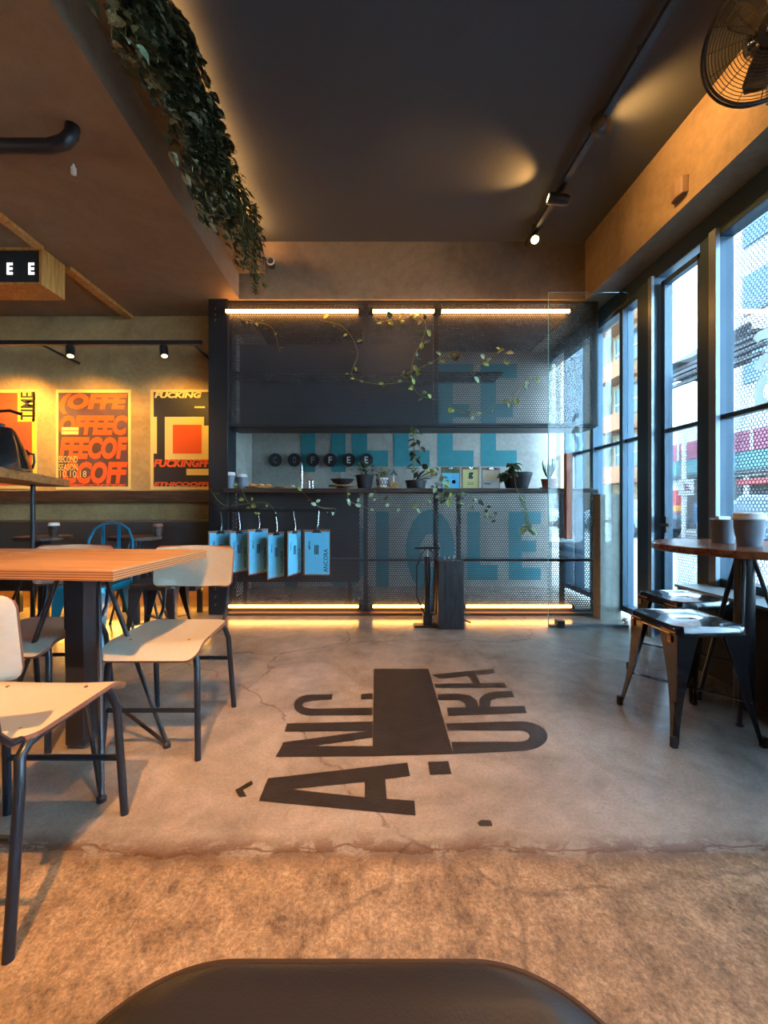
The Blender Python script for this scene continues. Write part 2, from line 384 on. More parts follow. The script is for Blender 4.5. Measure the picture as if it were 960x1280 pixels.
def thing(name, label, cat, loc=(0, 0, 0), rz=0, group=None):
    o = bpy.data.objects.new(name, None); col.objects.link(o); o.empty_display_size = .05
    o.location = loc; o.rotation_euler = (0, 0, rz); return setp(o, label, cat, group)
def copy_tree(o, parent=None):
    c = o.copy(); col.objects.link(c); c.parent = parent
    for ch in list(o.children): copy_tree(ch, c)
    return c
def clone(o, loc, rz, label, group=None):
    c = copy_tree(o); c.location = loc; c.rotation_euler = (0, 0, rz); c['label'] = label
    if group: c['group'] = group
    return c
def struct(name, mb, m, bevel=0, **k):
    o = obj(name, mb, m, bevel=bevel, **k); o['kind'] = 'structure'; return o

# ------------------------------------------------------------------ room dimensions
YB = 3.82      # face of the cross beam, top of the mesh screen
ZS = 2.895     # soffit / beam underside
ZC = 3.424     # black ceiling
XR = 1.98      # inner face of right wall
XL = -1.20     # face of the left beam
YC = 5.13      # far wall behind the mesh screen
YP = 4.16      # poster wall
XG = 2.25      # window plane
Y0 = -3.0      # wall behind the camera

struct('floor', MB().box(-4.6, 2.32, Y0, YC+.1, -.12, 0), M['floor'])
struct('ceiling', MB().box(XL-.02, XR+.22, Y0, YC+.1, ZC, ZC+.12), M['black_ceiling'])
struct('ceiling_lower_left', MB().box(-4.6, XL, Y0, YC+.1, ZS, ZC+.12), M['concrete_soffit'])
struct('ceiling_beam', MB().box(XL, XR, YB, YB+.22, ZS, ZC), M['concrete'])
struct('ceiling_rear', MB().box(XL, XR+.3, YB+.22, YC+.1, ZS+.0, ZS+.06), M['black_wall'])
struct('wall_right_header', MB().box(XR, XR+.37, Y0, YC+.1, ZS-.01, ZC+.12), M['concrete'])
struct('wall_right', MB().box(2.0, 2.3, Y0, 2.70, 0, .474), M['black_wall'])
struct('trim_1', MB().box(1.985, 2.2, Y0, 2.71, .474, .49), mat('window_ledge_stone', (150, 160, 160), .35))
struct('wall_left', MB().box(-4.7, -4.6, Y0, YC+.1, 0, ZC+.12), M['black_wall'])
struct('wall_front', MB().box(-4.7, 2.4, Y0-.1, Y0, 0, ZC+.12), M['black_wall'])
struct('wall_back_left', MB().box(-4.6, -1.45, YP, YP+.12, 0, ZS), M['poster_wall'])
struct('wall_back_return', MB().box(-1.57, -1.45, YP+.12, YC, 0, ZS), M['concrete_grey'])
# far concrete wall with painted teal letters
struct('wall_back', MB().box(-1.57, 2.25, YC, YC+.12, 0, ZS+.02), M['concrete_grey'])
def U_(x0, y0, x1, y1, mb, Y=YC-.002):
    a = P(x0, y1, Y); b = P(x1, y0, Y); mb.box(a.x, b.x, Y-.002, Y+.004, a.z, b.z)
tl = MB()
for x0 in (440, 492, 547, 601):
    top = 455
    U_(x0, top, x0+19, 583, tl); U_(x0+19, 563, x0+45, 583, tl); U_(x0+19, 505, x0+40, 522, tl); U_(x0+19, top, x0+45, 473, tl)
for x0 in (376,):
    U_(x0, 475, x0+18, 590, tl); U_(x0+38, 475, x0+56 if x0 == 376 else x0+44, 590, tl) if x0 == 376 else None
U_(392, 455, 416, 474, tl)
for cx, cy, ro, ri in ((538, 688, 34, 14), (430, 690, 32, 13)):
    pts = []
    for k in range(24):
        a0, a1 = 2*PI*k/24, 2*PI*(k+1)/24
        q = [P(cx+r*math.cos(a)*.9, cy-r*math.sin(a)*1.5, YC-.004) for r, a in ((ri, a0), (ro, a0), (ro, a1), (ri, a1))]
        tl.add(q, [(0, 1, 2, 3)])
U_(584, 640, 600, 725, tl); U_(600, 706, 622, 725, tl); U_(636, 640, 652, 725, tl); U_(652, 640, 676, 655, tl); U_(652, 676, 670, 690, tl); U_(652, 710, 676, 725, tl)
U_(470, 640, 486, 740, tl); U_(356, 640, 372, 740, tl); U_(300, 640, 316, 740, tl)
setp(obj('painted_lettering', tl, M['teal_paint']), 'large teal block letters painted on the grey concrete wall behind the mesh screen', 'mural')

# ------------------------------------------------------------------ window wall on the right
def wbar(mb, y0, y1, z0, z1, x0=2.2, x1=2.3): mb.box(x0, x1, y0, y1, z0, z1)
fr = MB()
wbar(fr, Y0, YC, 2.744, ZS-.01, 2.2, 2.32)
struct('trim_2', fr, M['frame_blue'], bevel=.004)
def window(n, y0, y1, zb, name=None, transom=True, mull=(), mesh=True):
    o = struct(name or 'window_%d' % n, (lambda m: (wbar(m, y0, y1, zb, zb+.05), wbar(m, y0, y1, 2.70, 2.744), wbar(m, y0, y0+.035, zb, 2.744), wbar(m, y1-.035, y1, zb, 2.744),
        [wbar(m, a, b, zb, 2.744) for a, b in mull], wbar(m, y0, y1, 1.545, 1.575, 2.22, 2.27) if transom else None, m)[-1])(MB()), M['frame_blue'], bevel=.003)
    g = obj('window_glass', MB().box(2.243, 2.249, y0+.03, y1-.03, zb+.04, 2.72), M['glass'], o)
    if mesh: obj('outer_mesh', MB().box(2.335, 2.337, y0, y1, zb, 2.72), M['facade_mesh'], o)
    return o
window(1, 1.30, 2.66, .49)
window(2, -.10, 1.26, .49)
window(3, -1.5, -.14, .49)
window(4, Y0, -1.54, .49)
# mullion pair between window 1 and the street door
struct('trim_3', MB().box(2.19, 2.32, 2.665, 2.76, 0, 2.744), M['frame_blue'], bevel=.003)
struct('trim_4', MB().box(2.17, 2.20, 2.61, 2.665, .49, 2.744), M['frame_light'], bevel=.003)
# street door
dm = MB()
for a in ((2.775, 2.815, .01, 2.70), (3.125, 3.165, .01, 2.70), (2.775, 3.165, .01, .06), (2.775, 3.165, 2.66, 2.70)): wbar(dm, a[0], a[1], a[2], a[3], 2.215, 2.265)
wbar(dm, 2.81, 3.13, 1.545, 1.575, 2.22, 2.26)
door = struct('door_1', dm, M['frame_blue'], bevel=.003)
obj('window_glass', MB().box(2.238, 2.244, 2.81, 3.13, .055, 2.665), M['glass'], door)
obj('outer_mesh', MB().box(2.335, 2.337, 2.77, 3.17, .02, 2.0), M['facade_mesh'], door)
h = MB(); h.tube([(2.21, 3.10, .86), (2.15, 3.10, .86), (2.15, 2.98, .86)], .012); h.box(2.195, 2.215, 3.08, 3.12, .80, .92)
obj('door_handle', h, M['black_metal'], door, smooth=True)
struct('trim_5', MB().box(2.16, 2.32, 3.18, 3.36, 0, 2.744), M['frame_blue'], bevel=.004)
struct('trim_6', MB().box(2.14, 2.162, 3.16, 3.20, 0, 2.744), M['frame_light'], bevel=.002)
window(5, 3.37, 4.72, .08, mull=((3.62, 3.665), (4.10, 4.16), (4.45, 4.475)), mesh=False)
# low grey concrete upstand seen through the glass panel
struct('wall_right_low', MB().box(2.02, 2.20, 3.64, 3.76, 0, 1.10), M['concrete_grey'])

# frosted lettering on the right window
dc = MB()
def ribbon(mb, pts, w):
    pts = [Vector((2.235, (2.235*F)/(px-CX), 1-(py-CY)*(2.235/(px-CX)))) for px, py in pts]
    rail_ = []
    for i in range(len(pts)):
        d = (pts[min(i+1, len(pts)-1)]-pts[max(i-1, 0)]).normalized(); n = d.cross(Vector((1, 0, 0)))*w/2; rail_ += [pts[i]-n, pts[i]+n]
    mb.add(rail_, [(2*i, 2*i+1, 2*i+3, 2*i+2) for i in range(len(pts)-1)])
ribbon(dc, [(944, 426), (949, 420), (956, 417), (966, 416), (975, 420)], .055)
ribbon(dc, [(948, 462), (950, 454), (956, 448), (965, 446), (975, 450)], .06)
ribbon(dc, [(960, 470), (952, 478), (948, 490), (949, 500), (956, 506), (966, 508), (976, 502)], .06)
setp(obj('window_lettering', dc, M['decal']), 'pale frosted letters stuck on the right window glass', 'lettering')

# ------------------------------------------------------------------ trough on the beam with trailing plants
XT = -.955
tr = thing('planter_trough', 'long concrete planter trough running along the top of the left beam', 'planter', (XL+.12, 0, 3.13))
tb = MB(); tb.box(XL+.001, XT, Y0, YB-.002, 3.13, 3.15); tb.box(XT-.03, XT, Y0, YB-.002, 3.15, 3.27); tb.box(XL+.001, XL+.03, Y0, YB-.002, 3.15, 3.27)
obj('trough_body', tb, M['concrete'], tr, world=True)
obj('potting_soil', MB().box(XL+.03, XT-.03, Y0, YB-.02, 3.15, 3.24), M['soil'], tr, world=True)

def hanging_plant(name, y0, y1, nst, zlen, label, leafmat, Lf, seed, stripe=None, jag=False):
    R = random.Random(seed)
    t = thing(name, label, 'plant', (XT+.02, (y0+y1)/2, 3.27))
    st, lf = MB(), MB()
    for i in range(nst):
        y = R.uniform(y0, y1); L = R.uniform(*zlen)*(1-.35*abs((y-(y0+y1)/2)/((y1-y0)/2))**3)
        x = XT+R.uniform(.0, .07)
        pts = [Vector((XT-.07, y, 3.25)), Vector((XT-.01, y, 3.31)), Vector((x+.02, y, 3.25))]
        z = 3.25; yy = y
        while z > 3.25-L:
            z -= .045; x += R.uniform(-.012, .012); x = max(x, XT+.006) ; yy += R.uniform(-.015, .015)
            pts.append(Vector((x, yy, z)))
        st.tube(pts, .0022, 4)
        for p in pts[1:]:
            for k in range(3 if not jag else 2):
                a = R.uniform(-1.3, 1.3); d = Vector((math.cos(a)*.8+.1, math.sin(a), R.uniform(-1.0, .1)))
                l = Lf*R.uniform(.6, 1.15)
                lf.leaf(p+Vector((0, R.uniform(-.02, .02), R.uniform(-.02, .02))), d, (R.uniform(-.3, .3), 0, 1), l, l*(.62 if not jag else .4), 1 if R.random() < .28 else 0)
    obj('stems', st, M['stem'], t, world=True)
    obj('foliage', lf, [leafmat, stripe or leafmat], t, world=True)
    return t
hanging_plant('trailing_plant', .9, 1.75, 66, (.3, .68), 'trailing plant with round striped leaves on the trough, nearest the top edge of the photo', M['leaf_dark'], .062, 3, M['leaf_stripe'])
hanging_plant('trailing_plant', 1.75, 2.62, 64, (.28, .66), 'trailing plant with round striped leaves hanging over the middle of the trough', M['leaf_dark'], .062, 4, M['leaf_stripe'])
hanging_plant('trailing_plant', 2.55, 3.45, 48, (.25, .62), 'trailing ivy with small pointed leaves at the far end of the trough', M['leaf_dark'], .055, 5, M['leaf_mid'], True)

# ceiling fixtures on the left
pp = MB(); pp.tube([(-4.55, 2.06, 2.78), (-1.58, 2.06, 2.78), (-1.51, 2.06, 2.80), (-1.485, 2.07, 2.84), (-1.485, 2.08, ZS)], .034, 12)
setp(obj('ceiling_pipe', pp, M['black_metal'], smooth=True), 'black steel pipe bending up into the left concrete ceiling', 'pipe')
q = P(92, 205, 2.31)
sp = MB(); sp.lathe([(.0, -.06), (.014, -.055), (.014, -.02), (.006, -.018), (.006, 0)], (q.x, q.y, ZS), 12)
setp(obj('sprinkler_head', sp, M['white'], smooth=True), 'small pale sprinkler nub under the left concrete ceiling', 'sprinkler')
# lit box sign
sg = thing('box_sign', 'hanging plywood light box sign with white letters on a dark face', 'sign', (-2.8, 3.17, ZS))
xa, xb, ya, yb_, za, zb_ = -3.32, -2.405, 3.05, 3.285, 2.62, ZS
bx = MB(); bx.box(xa, xb, ya, yb_, za, za+.018); bx.box(xb-.018, xb, ya, yb_, za+.018, zb_); bx.box(xa, xa+.018, ya, yb_, za+.018, zb_); bx.box(xa+.018, xb-.018, ya, yb_, zb_-.018, zb_)
obj('sign_case', bx, M['sign_wood'], sg, world=True)
obj('sign_face', MB().box(xa+.02, xb-.02, ya+.01, ya+.02, za+.02, zb_-.02), M['sign_face'], sg, world=True)
for i, ch in enumerate('COFFEE'):
    c = P(38 - (5-i)*27, 335, 3.05)
    obj('letter', MB().text(ch, (c.x-.022, ya+.009, c.z-.043), (1, 0, 0), (0, 0, 1), .044, .086, bold=.03), M['sign_letter'], sg, world=True)
setp(obj('ceiling_batten', MB().box(-2.44, -2.36, 3.29, YP-.0, ZS-.03, ZS), M['sign_wood'], bevel=.003), 'plywood batten on the concrete ceiling behind the box sign', 'batten')
setp(obj('ceiling_batten', MB().box(-2.44, -2.38, 1.6, 3.04, ZS-.025, ZS), M['sign_wood'], bevel=.003), 'plywood batten on the concrete ceiling in front of the box sign', 'batten')

# poster wall: track, spot heads
trk = MB(); trk.box(-4.5, -1.46, 3.62, 3.66, 2.405, 2.44)
for x in (-4.0, -2.9, -1.55): trk.bar((x, 3.64, 2.42), (x, YP, 2.42), .012, .02)
setp(obj('lighting_track', trk, M['black_metal']), 'black lighting track hung in front of the poster wall', 'lighting track')
def spot_head(name, pos, aim, label, lens, r=.035, L=.11, group=None, stem=.05):
    t = thing(name, label, 'spotlight', pos, 0, group)
    d = (Vector(aim)-Vector(pos)).normalized(); q = d.to_track_quat('Z', 'Y').to_matrix().to_4x4()
    m = Matrix.Translation((0, 0, -stem)) @ q
    obj('stem', MB().tube([(0, 0, 0), (0, 0, -stem)], .008, 8), M['black_metal'], t, smooth=True)
    obj('lamp_housing', MB().lathe([(.012, -L*.5), (r*.8, -L*.45), (r, -L*.3), (r, L*.5), (r*.86, L*.5), (r*.8, L*.42), (0.0, L*.42)], (0, 0, 0), 20, mtx=m), M['black_metal'], t, smooth=True)
    obj('lens', MB().lathe([(.0, L*.53), (r*.7, L*.51)], (0, 0, 0), 16, mtx=m), lens, t)
    return t, d
def light(kind, name, loc, energy, color, aim=None, size=.1, angle=60, blend=.5, sy=None):
    l = bpy.data.lights.new(name, kind); l.energy = energy; l.color = color
    if kind == 'SPOT': l.spot_size = math.radians(angle); l.spot_blend = blend; l.shadow_soft_size = size
    elif kind == 'AREA':
        l.size = size
        if sy: l.shape = 'RECTANGLE'; l.size_y = sy
    else: l.shadow_soft_size = size
    o = bpy.data.objects.new(name, l); col.objects.link(o); o.location = loc
    if aim is not None: o.rotation_euler = (Vector(aim)-Vector(loc)).to_track_quat('-Z', 'Y').to_euler()
    return o
AMB = (1, .52, .09); WARM = (1, .56, .25)
for x, lab, e, pk in ((-2.62, 'black track spotlight above the COFFEE poster', 38, 'bulb_soft'), (-1.80, 'black track spotlight near the mesh screen above the dark poster', 26, 'bulb_dim'), (-3.35, 'black track spotlight above the red TIME poster', 62, 'bulb_dim')):
    t, d = spot_head('track_spotlight', (x, 3.64, 2.405), (x+.12, 3.50, 1.9), lab, M[pk], group='spotlights over the posters')
    light('SPOT', 'poster_light', Vector((x, 3.66, 2.30))+d*.07, e, AMB, (x-.15, YP, 1.55), .03, 125, .8)

# posters
def poster(x0, y0, x1, y1, label):
    a, b = P(x0, y1, YP-.005), P(x1, y0, YP-.005)
    t = thing('poster', label, 'poster', ((a.x+b.x)/2, YP, a.z))
    obj('sheet', MB().box(a.x, b.x, YP-.006, YP-.001, a.z, b.z), M['poster_cream'], t, world=True)
    return t
def pq(mb, x0, y0, x1, y1, d=.008, mi=0):
    a, b = P(x0, y1, YP-d), P(x1, y0, YP-d); mb.box(a.x, b.x, YP-d, YP-d+.002, a.z, b.z, mi)
def pt(mb, s, x0, y0, x1, y1, d=.010, mi=0, bold=.04, shear=0):
    a, b = P(x0, y1, YP-d), P(x1, y0, YP-d)
    mb.text(s, (a.x, YP-d, a.z), (1, 0, 0), (0, 0, 1), b.x-a.x, b.z-a.z, mi, bold, .0, shear)
p1 = poster(-48, 487, 46, 611, 'red and yellow poster reading TIME at the left edge of the photo')
m = MB(); pq(m, -44, 491, 41, 607); obj('print', m, M['poster_red'], p1, world=True)
m = MB(); pq(m, 22, 489, 44, 527, .0095); pq(m, 40, 489, 45, 607, .0095); obj('yellow_band', m, M['poster_yellow'], p1, world=True)
m = MB(); a = P(42, 490, YP-.011); b = P(42, 525, YP-.011)
m.text('TIME', (a.x, YP-.0115, b.z), (0, 0, 1), (-1, 0, 0), a.z-b.z, .13, 0, .02, 0); obj('lettering', m, M['poster_dark'], p1, world=True)
p2 = poster(70, 487, 163.5, 612, 'orange and purple poster filled with the word COFFEE')
m = MB(); pq(m, 73, 491, 160, 608); obj('print', m, M['poster_purple'], p2, world=True)
m = MB()
for s, y, x0 in (('(OFFE', 492, 74), ('OFFEEC', 519, 74), ('FEECOF', 546, 74), ('CCOFF', 577, 78)):
    pt(m, s, x0, y, 159.5, y+(25 if y < 540 else 28), bold=.055, shear=.18)
pt(m, 'FEECOFFEE', 76, 605, 158, 608, bold=.05, shear=.2)
obj('lettering', m, M['poster_orange'], p2, world=True)
m = MB(); pq(m, 77, 534, 98, 538, .0115); pq(m, 77, 539, 98, 543, .0115)
pt(m, 'SECOND', 73.5, 570, 97, 578, .0125, bold=.0); pt(m, 'SEASON', 73.5, 580, 97, 588, .0125, bold=.0); pt(m, '10.10.18', 75, 588.5, 108, 596.5, .0125, bold=.0)
obj('caption', m, M['poster_cream'], p2, world=True)
p3 = poster(188, 487, 268, 612, 'dark poster with an orange square print beside the mesh screen')
m = MB(); pq(m, 192, 490, 267, 608); obj('print', m, M['poster_dark'], p3, world=True)
m = MB(); pq(m, 188.5, 521, 196, 567, .0095); pq(m, 206, 521, 255, 575, .0095); pq(m, 255, 532, 263, 575, .0095); pq(m, 233, 586, 266, 594, .0095)
pt(m, 'FUCKING', 193, 490, 252, 497.5, bold=.05, shear=.2); pq(m, 243, 508, 256, 510, .0095)
obj('yellow_print', m, M['poster_cream'], p3, world=True)
m = MB(); pq(m, 216, 531, 252, 567, .0115); pt(m, 'FUCKINGFF', 192, 574, 263, 584, .0125, bold=.05, shear=.2); pt(m, 'ETHICOOFFE', 192, 602.5, 266, 608, .0125, bold=.05, shear=.2)
obj('orange_print', m, M['poster_orange'], p3, world=True)

# dark dado rail below the posters
setp(obj('wall_shelf', MB().box(-4.55, -1.47, YP-.09, YP-.002, 1.03, 1.145), M['dark_wood'], bevel=.004), 'dark wooden ledge running along the wall under the posters', 'shelf')
# banquette
bq = thing('banquette', 'long dark upholstered bench along the poster wall', 'bench', (-3.0, 3.95, 0))
obj('backrest', MB().box(-4.55, -1.55, 4.03, YP-.002, .30, .86), M['black_wall'], bq, world=True, bevel=.02)
obj('seat', MB().box(-4.55, -1.55, 3.62, 4.03, .36, .46), M['black_wall'], bq, world=True, bevel=.025)
bb = MB(); bb.box(-4.55, -1.55, 3.70, 4.10, .24, .36)
for x in (-4.3, -3.3, -2.3, -1.6): bb.box(x-.02, x+.02, 3.9, 3.94, 0, .24)
obj('frame', bb, M['black_metal'], bq, world=True)
ls = thing('led_strip', 'amber light strip hidden under the wall bench', 'light strip', (-3, 4.1, .21))
obj('light_tube', MB().box(-4.5, -1.6, 4.04, 4.06, .215, .235), M['led_amber'], ls, world=True)

# ------------------------------------------------------------------ mesh screen
YM = 3.84
X0, X1 = P(285, 0, YM).x, P(748, 0, YM).x
ms = thing('mesh_screen', 'tall black perforated metal screen wall holding the planted counter', 'screen', (.3, YM, 0))
def zz(py, Y=YM): return 1-(py-CY)*Y/F
fm = MB()
for x in (P(287, 0, YM).x, P(457, 0, YM).x, P(545, 0, YM).x, P(744, 0, YM).x):
    fm.box(x-.02, x+.02, YM+.004, YM+.05, zz(766), zz(532) if False else zz(612)); fm.box(x-.02, x+.02, YM+.004, YM+.05, zz(530), zz(377))
for py in (378, 531, 614, 700, 764): fm.box(X0, X1, YM+.004, YM+.044, zz(py)-.012, zz(py)+.012)
obj('frame', fm, M['black_metal'], ms, world=True)
obj('upper_panel', MB().box(X0, X1, YM, YM+.002, zz(531), zz(377)), M['screen_mesh'], ms, world=True)
obj('lower_panel', MB().box(X0, X1, YM, YM+.002, zz(766), zz(612)), M['screen_mesh'], ms, world=True)
pst = MB(); xa, xb = P(262, 0, YM).x, P(286, 0, YM).x
pst.box(xa, xb, YM-.03, YM+.22, 0, ZS)
obj('post', pst, M['black_metal'], ms, world=True, bevel=.004)
obj('upper_shelf', MB().box(X0, X1, YM+.05, YM+.34, zz(531)-.02, zz(531)), M['dark_wood'], ms, world=True)
obj('shelf_board', MB().box(X0, 1.25, YM+.05, YM+.34, 2.235, 2.25), M['black_metal'], ms, world=True)
obj('back_panel', MB().box(X0, P(545, 0, 4.2).x, 4.19, 4.20, 1.80, 2.62), mat('smoked_panel', (44, 48, 54), .7), ms, world=True)
for z in [zz(y) for y in (388, 395, 402, 735, 745, 755)]: obj('bolt', MB().box(-1.42, -1.405, YM-.036, YM-.03, z-.01, z+.01), M['worn_edge'], ms, world=True)
LEDC = (1, .60, .27)
for a, b, lab in ((286, 448, 'left'), (466, 541, 'middle'), (550, 707, 'right')):
    z = zz(393.5, YM+.03); xa, xb = P(a, 0, YM+.03).x, P(b, 0, YM+.03).x
    t = thing('led_tube', {'left': 'glowing warm tube light at the top of the mesh screen, longest at the left', 'middle': 'short glowing warm tube light at the top middle of the mesh screen', 'right': 'glowing warm tube light at the top of the mesh screen nearest the windows'}[lab], 'tube light', ((xa+xb)/2, YM+.03, z), 0, 'tube lights along the top of the mesh screen')
    obj('light_tube', MB().tube([(xa, YM-.04, z), (xb, YM-.04, z)], .018, 8), M['led'], t, world=True, smooth=True)
    for xe in (xa-.02, xb): obj('end_cap', MB().box(xe, xe+.02, YM-.062, YM-.002, z-.02, z+.02), M['black_metal'], t, world=True)
for a, b, lab in ((286, 448, 'glowing warm tube light at the foot of the mesh screen under the clipboards'), (466, 530, 'short glowing warm tube light at the foot of the mesh screen left of the pump'), (582, 714, 'glowing warm tube light at the foot of the mesh screen right of the black box')):
    z = zz(758, YM-.02); xa, xb = P(a, 0, YM-.02).x, P(b, 0, YM-.02).x
    t = thing('led_tube', lab, 'tube light', ((xa+xb)/2, YM-.02, z), 0, 'tube lights along the foot of the mesh screen')
    obj('light_tube', MB().tube([(xa, YM-.02, z), (xb, YM-.02, z)], .013, 8), M['led'], t, world=True, smooth=True)
    for xe in (xa-.02, xb): obj('end_cap', MB().box(xe, xe+.02, YM-.035, YM-.002, z-.02, z+.02), M['black_metal'], t, world=True)
struct('baseboard_back', MB().box(X0, X1, YM-.06, YM+.05, 0, .022), mat('screen_kerb', (90, 74, 60), .6))

# counter
ct = thing('counter', 'dark wooden counter ledge running behind the mesh screen', 'counter', (.3, 3.95, 0))
zc = 1.155
obj('worktop', MB().box(X0, 2.0, 3.72, 4.30, zc-.035, zc), M['dark_wood'], ct, world=True, bevel=.003)
cl = MB()
for x in (X0+.05, -.2, .9, 1.95): obj('support', MB().box(x-.02, x+.02, 4.2, 4.24, 0, zc-.035), M['black_metal'], ct, world=True)
obj('back_apron', MB().box(X0, -.1, 4.1, 4.11, .25, zc-.035), M['black_wall'], ct, world=True)

# small things on the counter (front edge Y = 3.72)
YK = 3.86
def onc(px, Y=YK): return ((px-CX)*Y/F, Y, zc)
def cup(px, label, Y=YK, h=.155, r=.045, group=None, body='cup_grey', lid='offwhite'):
    x, y, z = onc(px, Y)
    t = thing('takeaway_cup', label, 'cup', (x, y, z), 0, group)
    obj('cup_body', MB().lathe([(0, 0), (r*.72, 0), (r*.95, h*.82)], n=20), M[body], t, smooth=True)
    obj('lid', MB().lathe([(r*1.02, h*.80), (r*1.04, h*.84), (r*.96, h*.86), (r*.94, h*.97), (r*.8, h), (0, h)], n=20), M[lid], t, smooth=True)
    return t
cup(288, 'white lidded paper cup at the left end of the counter, left of two')
cup(302, 'white lidded paper cup on the counter, right of the two at the left end', YK+.06, .14, .052)
cup(278, 'small dark stack of espresso cups at the far left of the counter', YK+.05, .09, .035, body='pot_black', lid='pot_black')
def tray(px, w, label, m='plank'):
    x, y, z = onc(px, YK)
    t = thing('wooden_tray', label, 'tray', (x, y, z))
    bm = MB().lathe([(0, 0), (w*.9, 0), (w, .012), (w, .02), (w*.93, .018), (w*.9, .01), (0, .01)], n=28)
    obj('tray_plate', bm, M[m], t, smooth=True)
    return t
t = tray(325, .13, 'shallow wooden tray of pastries beside the paper cups on the counter')
for i in range(5):
    a = i*1.25; mm = MB().lathe([(0, 0), (.03, .006), (.034, .02), (.02, .034), (0, .036)], (0, 0, 0), 12)
    o = setp(obj('pastry', mm, mat('golden_pastry_%d' % i, (206, 140, 82), .7), smooth=True), 'small golden pastry on the shallow wooden tray on the counter', 'pastry', 'pastries on the wooden tray')
    x, y, z = onc(325); o.location = (x+.075*math.cos(a), y+.06*math.sin(a), z+.0105)
t = tray(355, .085, 'small wooden tray left of the steel bottle on the counter')
x, y, z = onc(364)
setp(obj('paper_box', MB().box(x-.03, x+.03, y-.03, y+.03, zc, zc+.03), M['cup_grey'], bevel=.003), 'small blue grey box beside the steel bottle on the counter', 'box')
x, y, z = onc(377)
t = thing('milk_frother', 'slim upright steel bottle with a spout on the counter', 'bottle', (x, y, z))
obj('bottle_body', MB().lathe([(0, 0), (.014, 0), (.014, .17), (.009, .2), (.009, .21), (0, .21)], n=14), M['steel'], t, smooth=True)
obj('spout', MB().tube([(0, 0, .2), (0, 0, .235), (-.015, -.0, .25)], .006, 8), M['steel'], t, smooth=True)
for px, lab in ((386.5, 'slim steel shaker on the counter, left of a pair'), (390.5, 'slim steel shaker on the counter, right of a pair')):
    x, y, z = onc(px)
    t = thing('shaker', lab, 'shaker', (x, y, z), 0, 'steel shakers on the counter')
    obj('shaker_body', MB().lathe([(0, 0), (.0125, 0), (.0125, .07), (0, .07)], n=14), M['steel'], t, smooth=True)
    obj('cap', MB().lathe([(.013, .07), (.013, .078), (.006, .088), (0, .088)], n=14), M['steel'], t, smooth=True)
x, y, z = onc(428)
t = thing('serving_board', 'oval wooden serving board raised on the counter under a dark bowl', 'board', (x, y, z))
obj('board', MB().lathe([(0, .02), (.12, .02), (.13, .028), (.13, .034), (0, .034)], n=28), M['plank'], t, smooth=True)
obj('foot', MB().lathe([(.06, 0), (.05, .02)], n=20), M['dark_wood'], t, smooth=True)
t = thing('bowl', 'dark shallow bowl on the oval serving board', 'bowl', (x, y, z+.0345))
obj('bowl_body', MB().lathe([(.03, 0), (.08, .02), (.115, .055), (.11, .056), (.07, .025), (0, .012)], n=28), M['pot_black'], t, smooth=True)

def pot(px, r, h, label, m, Y=YK, name='plant_pot', cat='plant', taper=.75, saucer=False, rim=.008, z=None):
    x, y, z0 = onc(px, Y)
    t = thing(name, label, cat, (x, y, z0 if z is None else z)); s = .0
    if saucer:
        obj('saucer', MB().lathe([(0, 0), (r*1.15, 0), (r*1.3, .012), (r*1.25, .012), (r*1.05, .006), (0, .006)], n=24), M['offwhite'], t, smooth=True); s = .006
    obj('pot', MB().lathe([(0, s), (r*taper, s), (r*.97, s+h*.8), (r, s+h*.8), (r+rim*.3, s+h), (r-rim, s+h), (r-rim, s+h*.88)], n=24), m, t, smooth=True)
    obj('soil', MB().lathe([(0, s+h*.9), (r-rim*1.01, s+h*.88)], n=20), M['soil'], t, smooth=True)
    return t, (x, y, (z0 if z is None else z)+s+h*.9)
def bush(t, c, R0, n, L, mats, seed, up=1, asp=.5):
    R = random.Random(seed); lf = MB()
    for i in range(n):
        a = R.uniform(0, 2*PI); e = R.uniform(.1, 1.4)
        d = Vector((math.cos(a)*math.cos(e), math.sin(a)*math.cos(e), math.sin(e)*up)); p = Vector(c)+d*R.uniform(.1, 1)*R0
        l = L*R.uniform(.6, 1.2); lf.leaf(p, d+Vector((0, 0, -.2)), (0, 0, 1), l, l*asp, R.randrange(len(mats)))
    st = MB()
    for i in range(9):
        a = R.uniform(0, 2*PI); e = R.uniform(.4, 1.4); d = Vector((math.cos(a)*math.cos(e), math.sin(a)*math.cos(e), math.sin(e)))
        st.tube([Vector(c)-Vector((0, 0, .01)), Vector(c)+d*R0*.9], .0022, 5)
    obj('stems', st, M['stem'], t, world=True)
    obj('foliage', lf, [M[m] for m in mats], t, world=True)
t, c = pot(456, .085, .13, 'bushy dark plant in a round dark pot on the counter', M['pot_black'], YK+.05); bush(t, c, .14, 110, .045, ['leaf_dark', 'leaf_mid', 'leaf_dark'], 11)
t, c = pot(478, .055, .085, 'fine leaved herb in a white lattice patterned pot on a round stand', M['white'], YK-.02, z=zc+.014); bush(t, c, .12, 120, .03, ['leaf_mid', 'leaf_light'], 12)
lt = MB()
for i in range(12):
    a = i*PI/6
    for s in (-1, 1): lt.tube([(t.location.x+.05*math.cos(a), t.location.y+.05*math.sin(a), zc+.03), (t.location.x+.058*math.cos(a+s*.5), t.location.y+.058*math.sin(a+s*.5), zc+.085)], .003, 5)
obj('lattice', lt, M['pot_black'], t, world=True)
x, y, z = onc(478, YK-.02)
setp(obj('round_stand', MB().lathe([(.0, 0), (.05, 0), (.05, .008), (.085, .008), (.085, .013), (0, .013)], (x, y, z), 24), M['plank'], smooth=True), 'round wooden stand under the white lattice pot', 'stand')
x, y, z = onc(492, YK-.06)
t = thing('bird_house', 'tiny wooden bird house with a pointed blue roof on a wood block', 'ornament', (x, y, z))
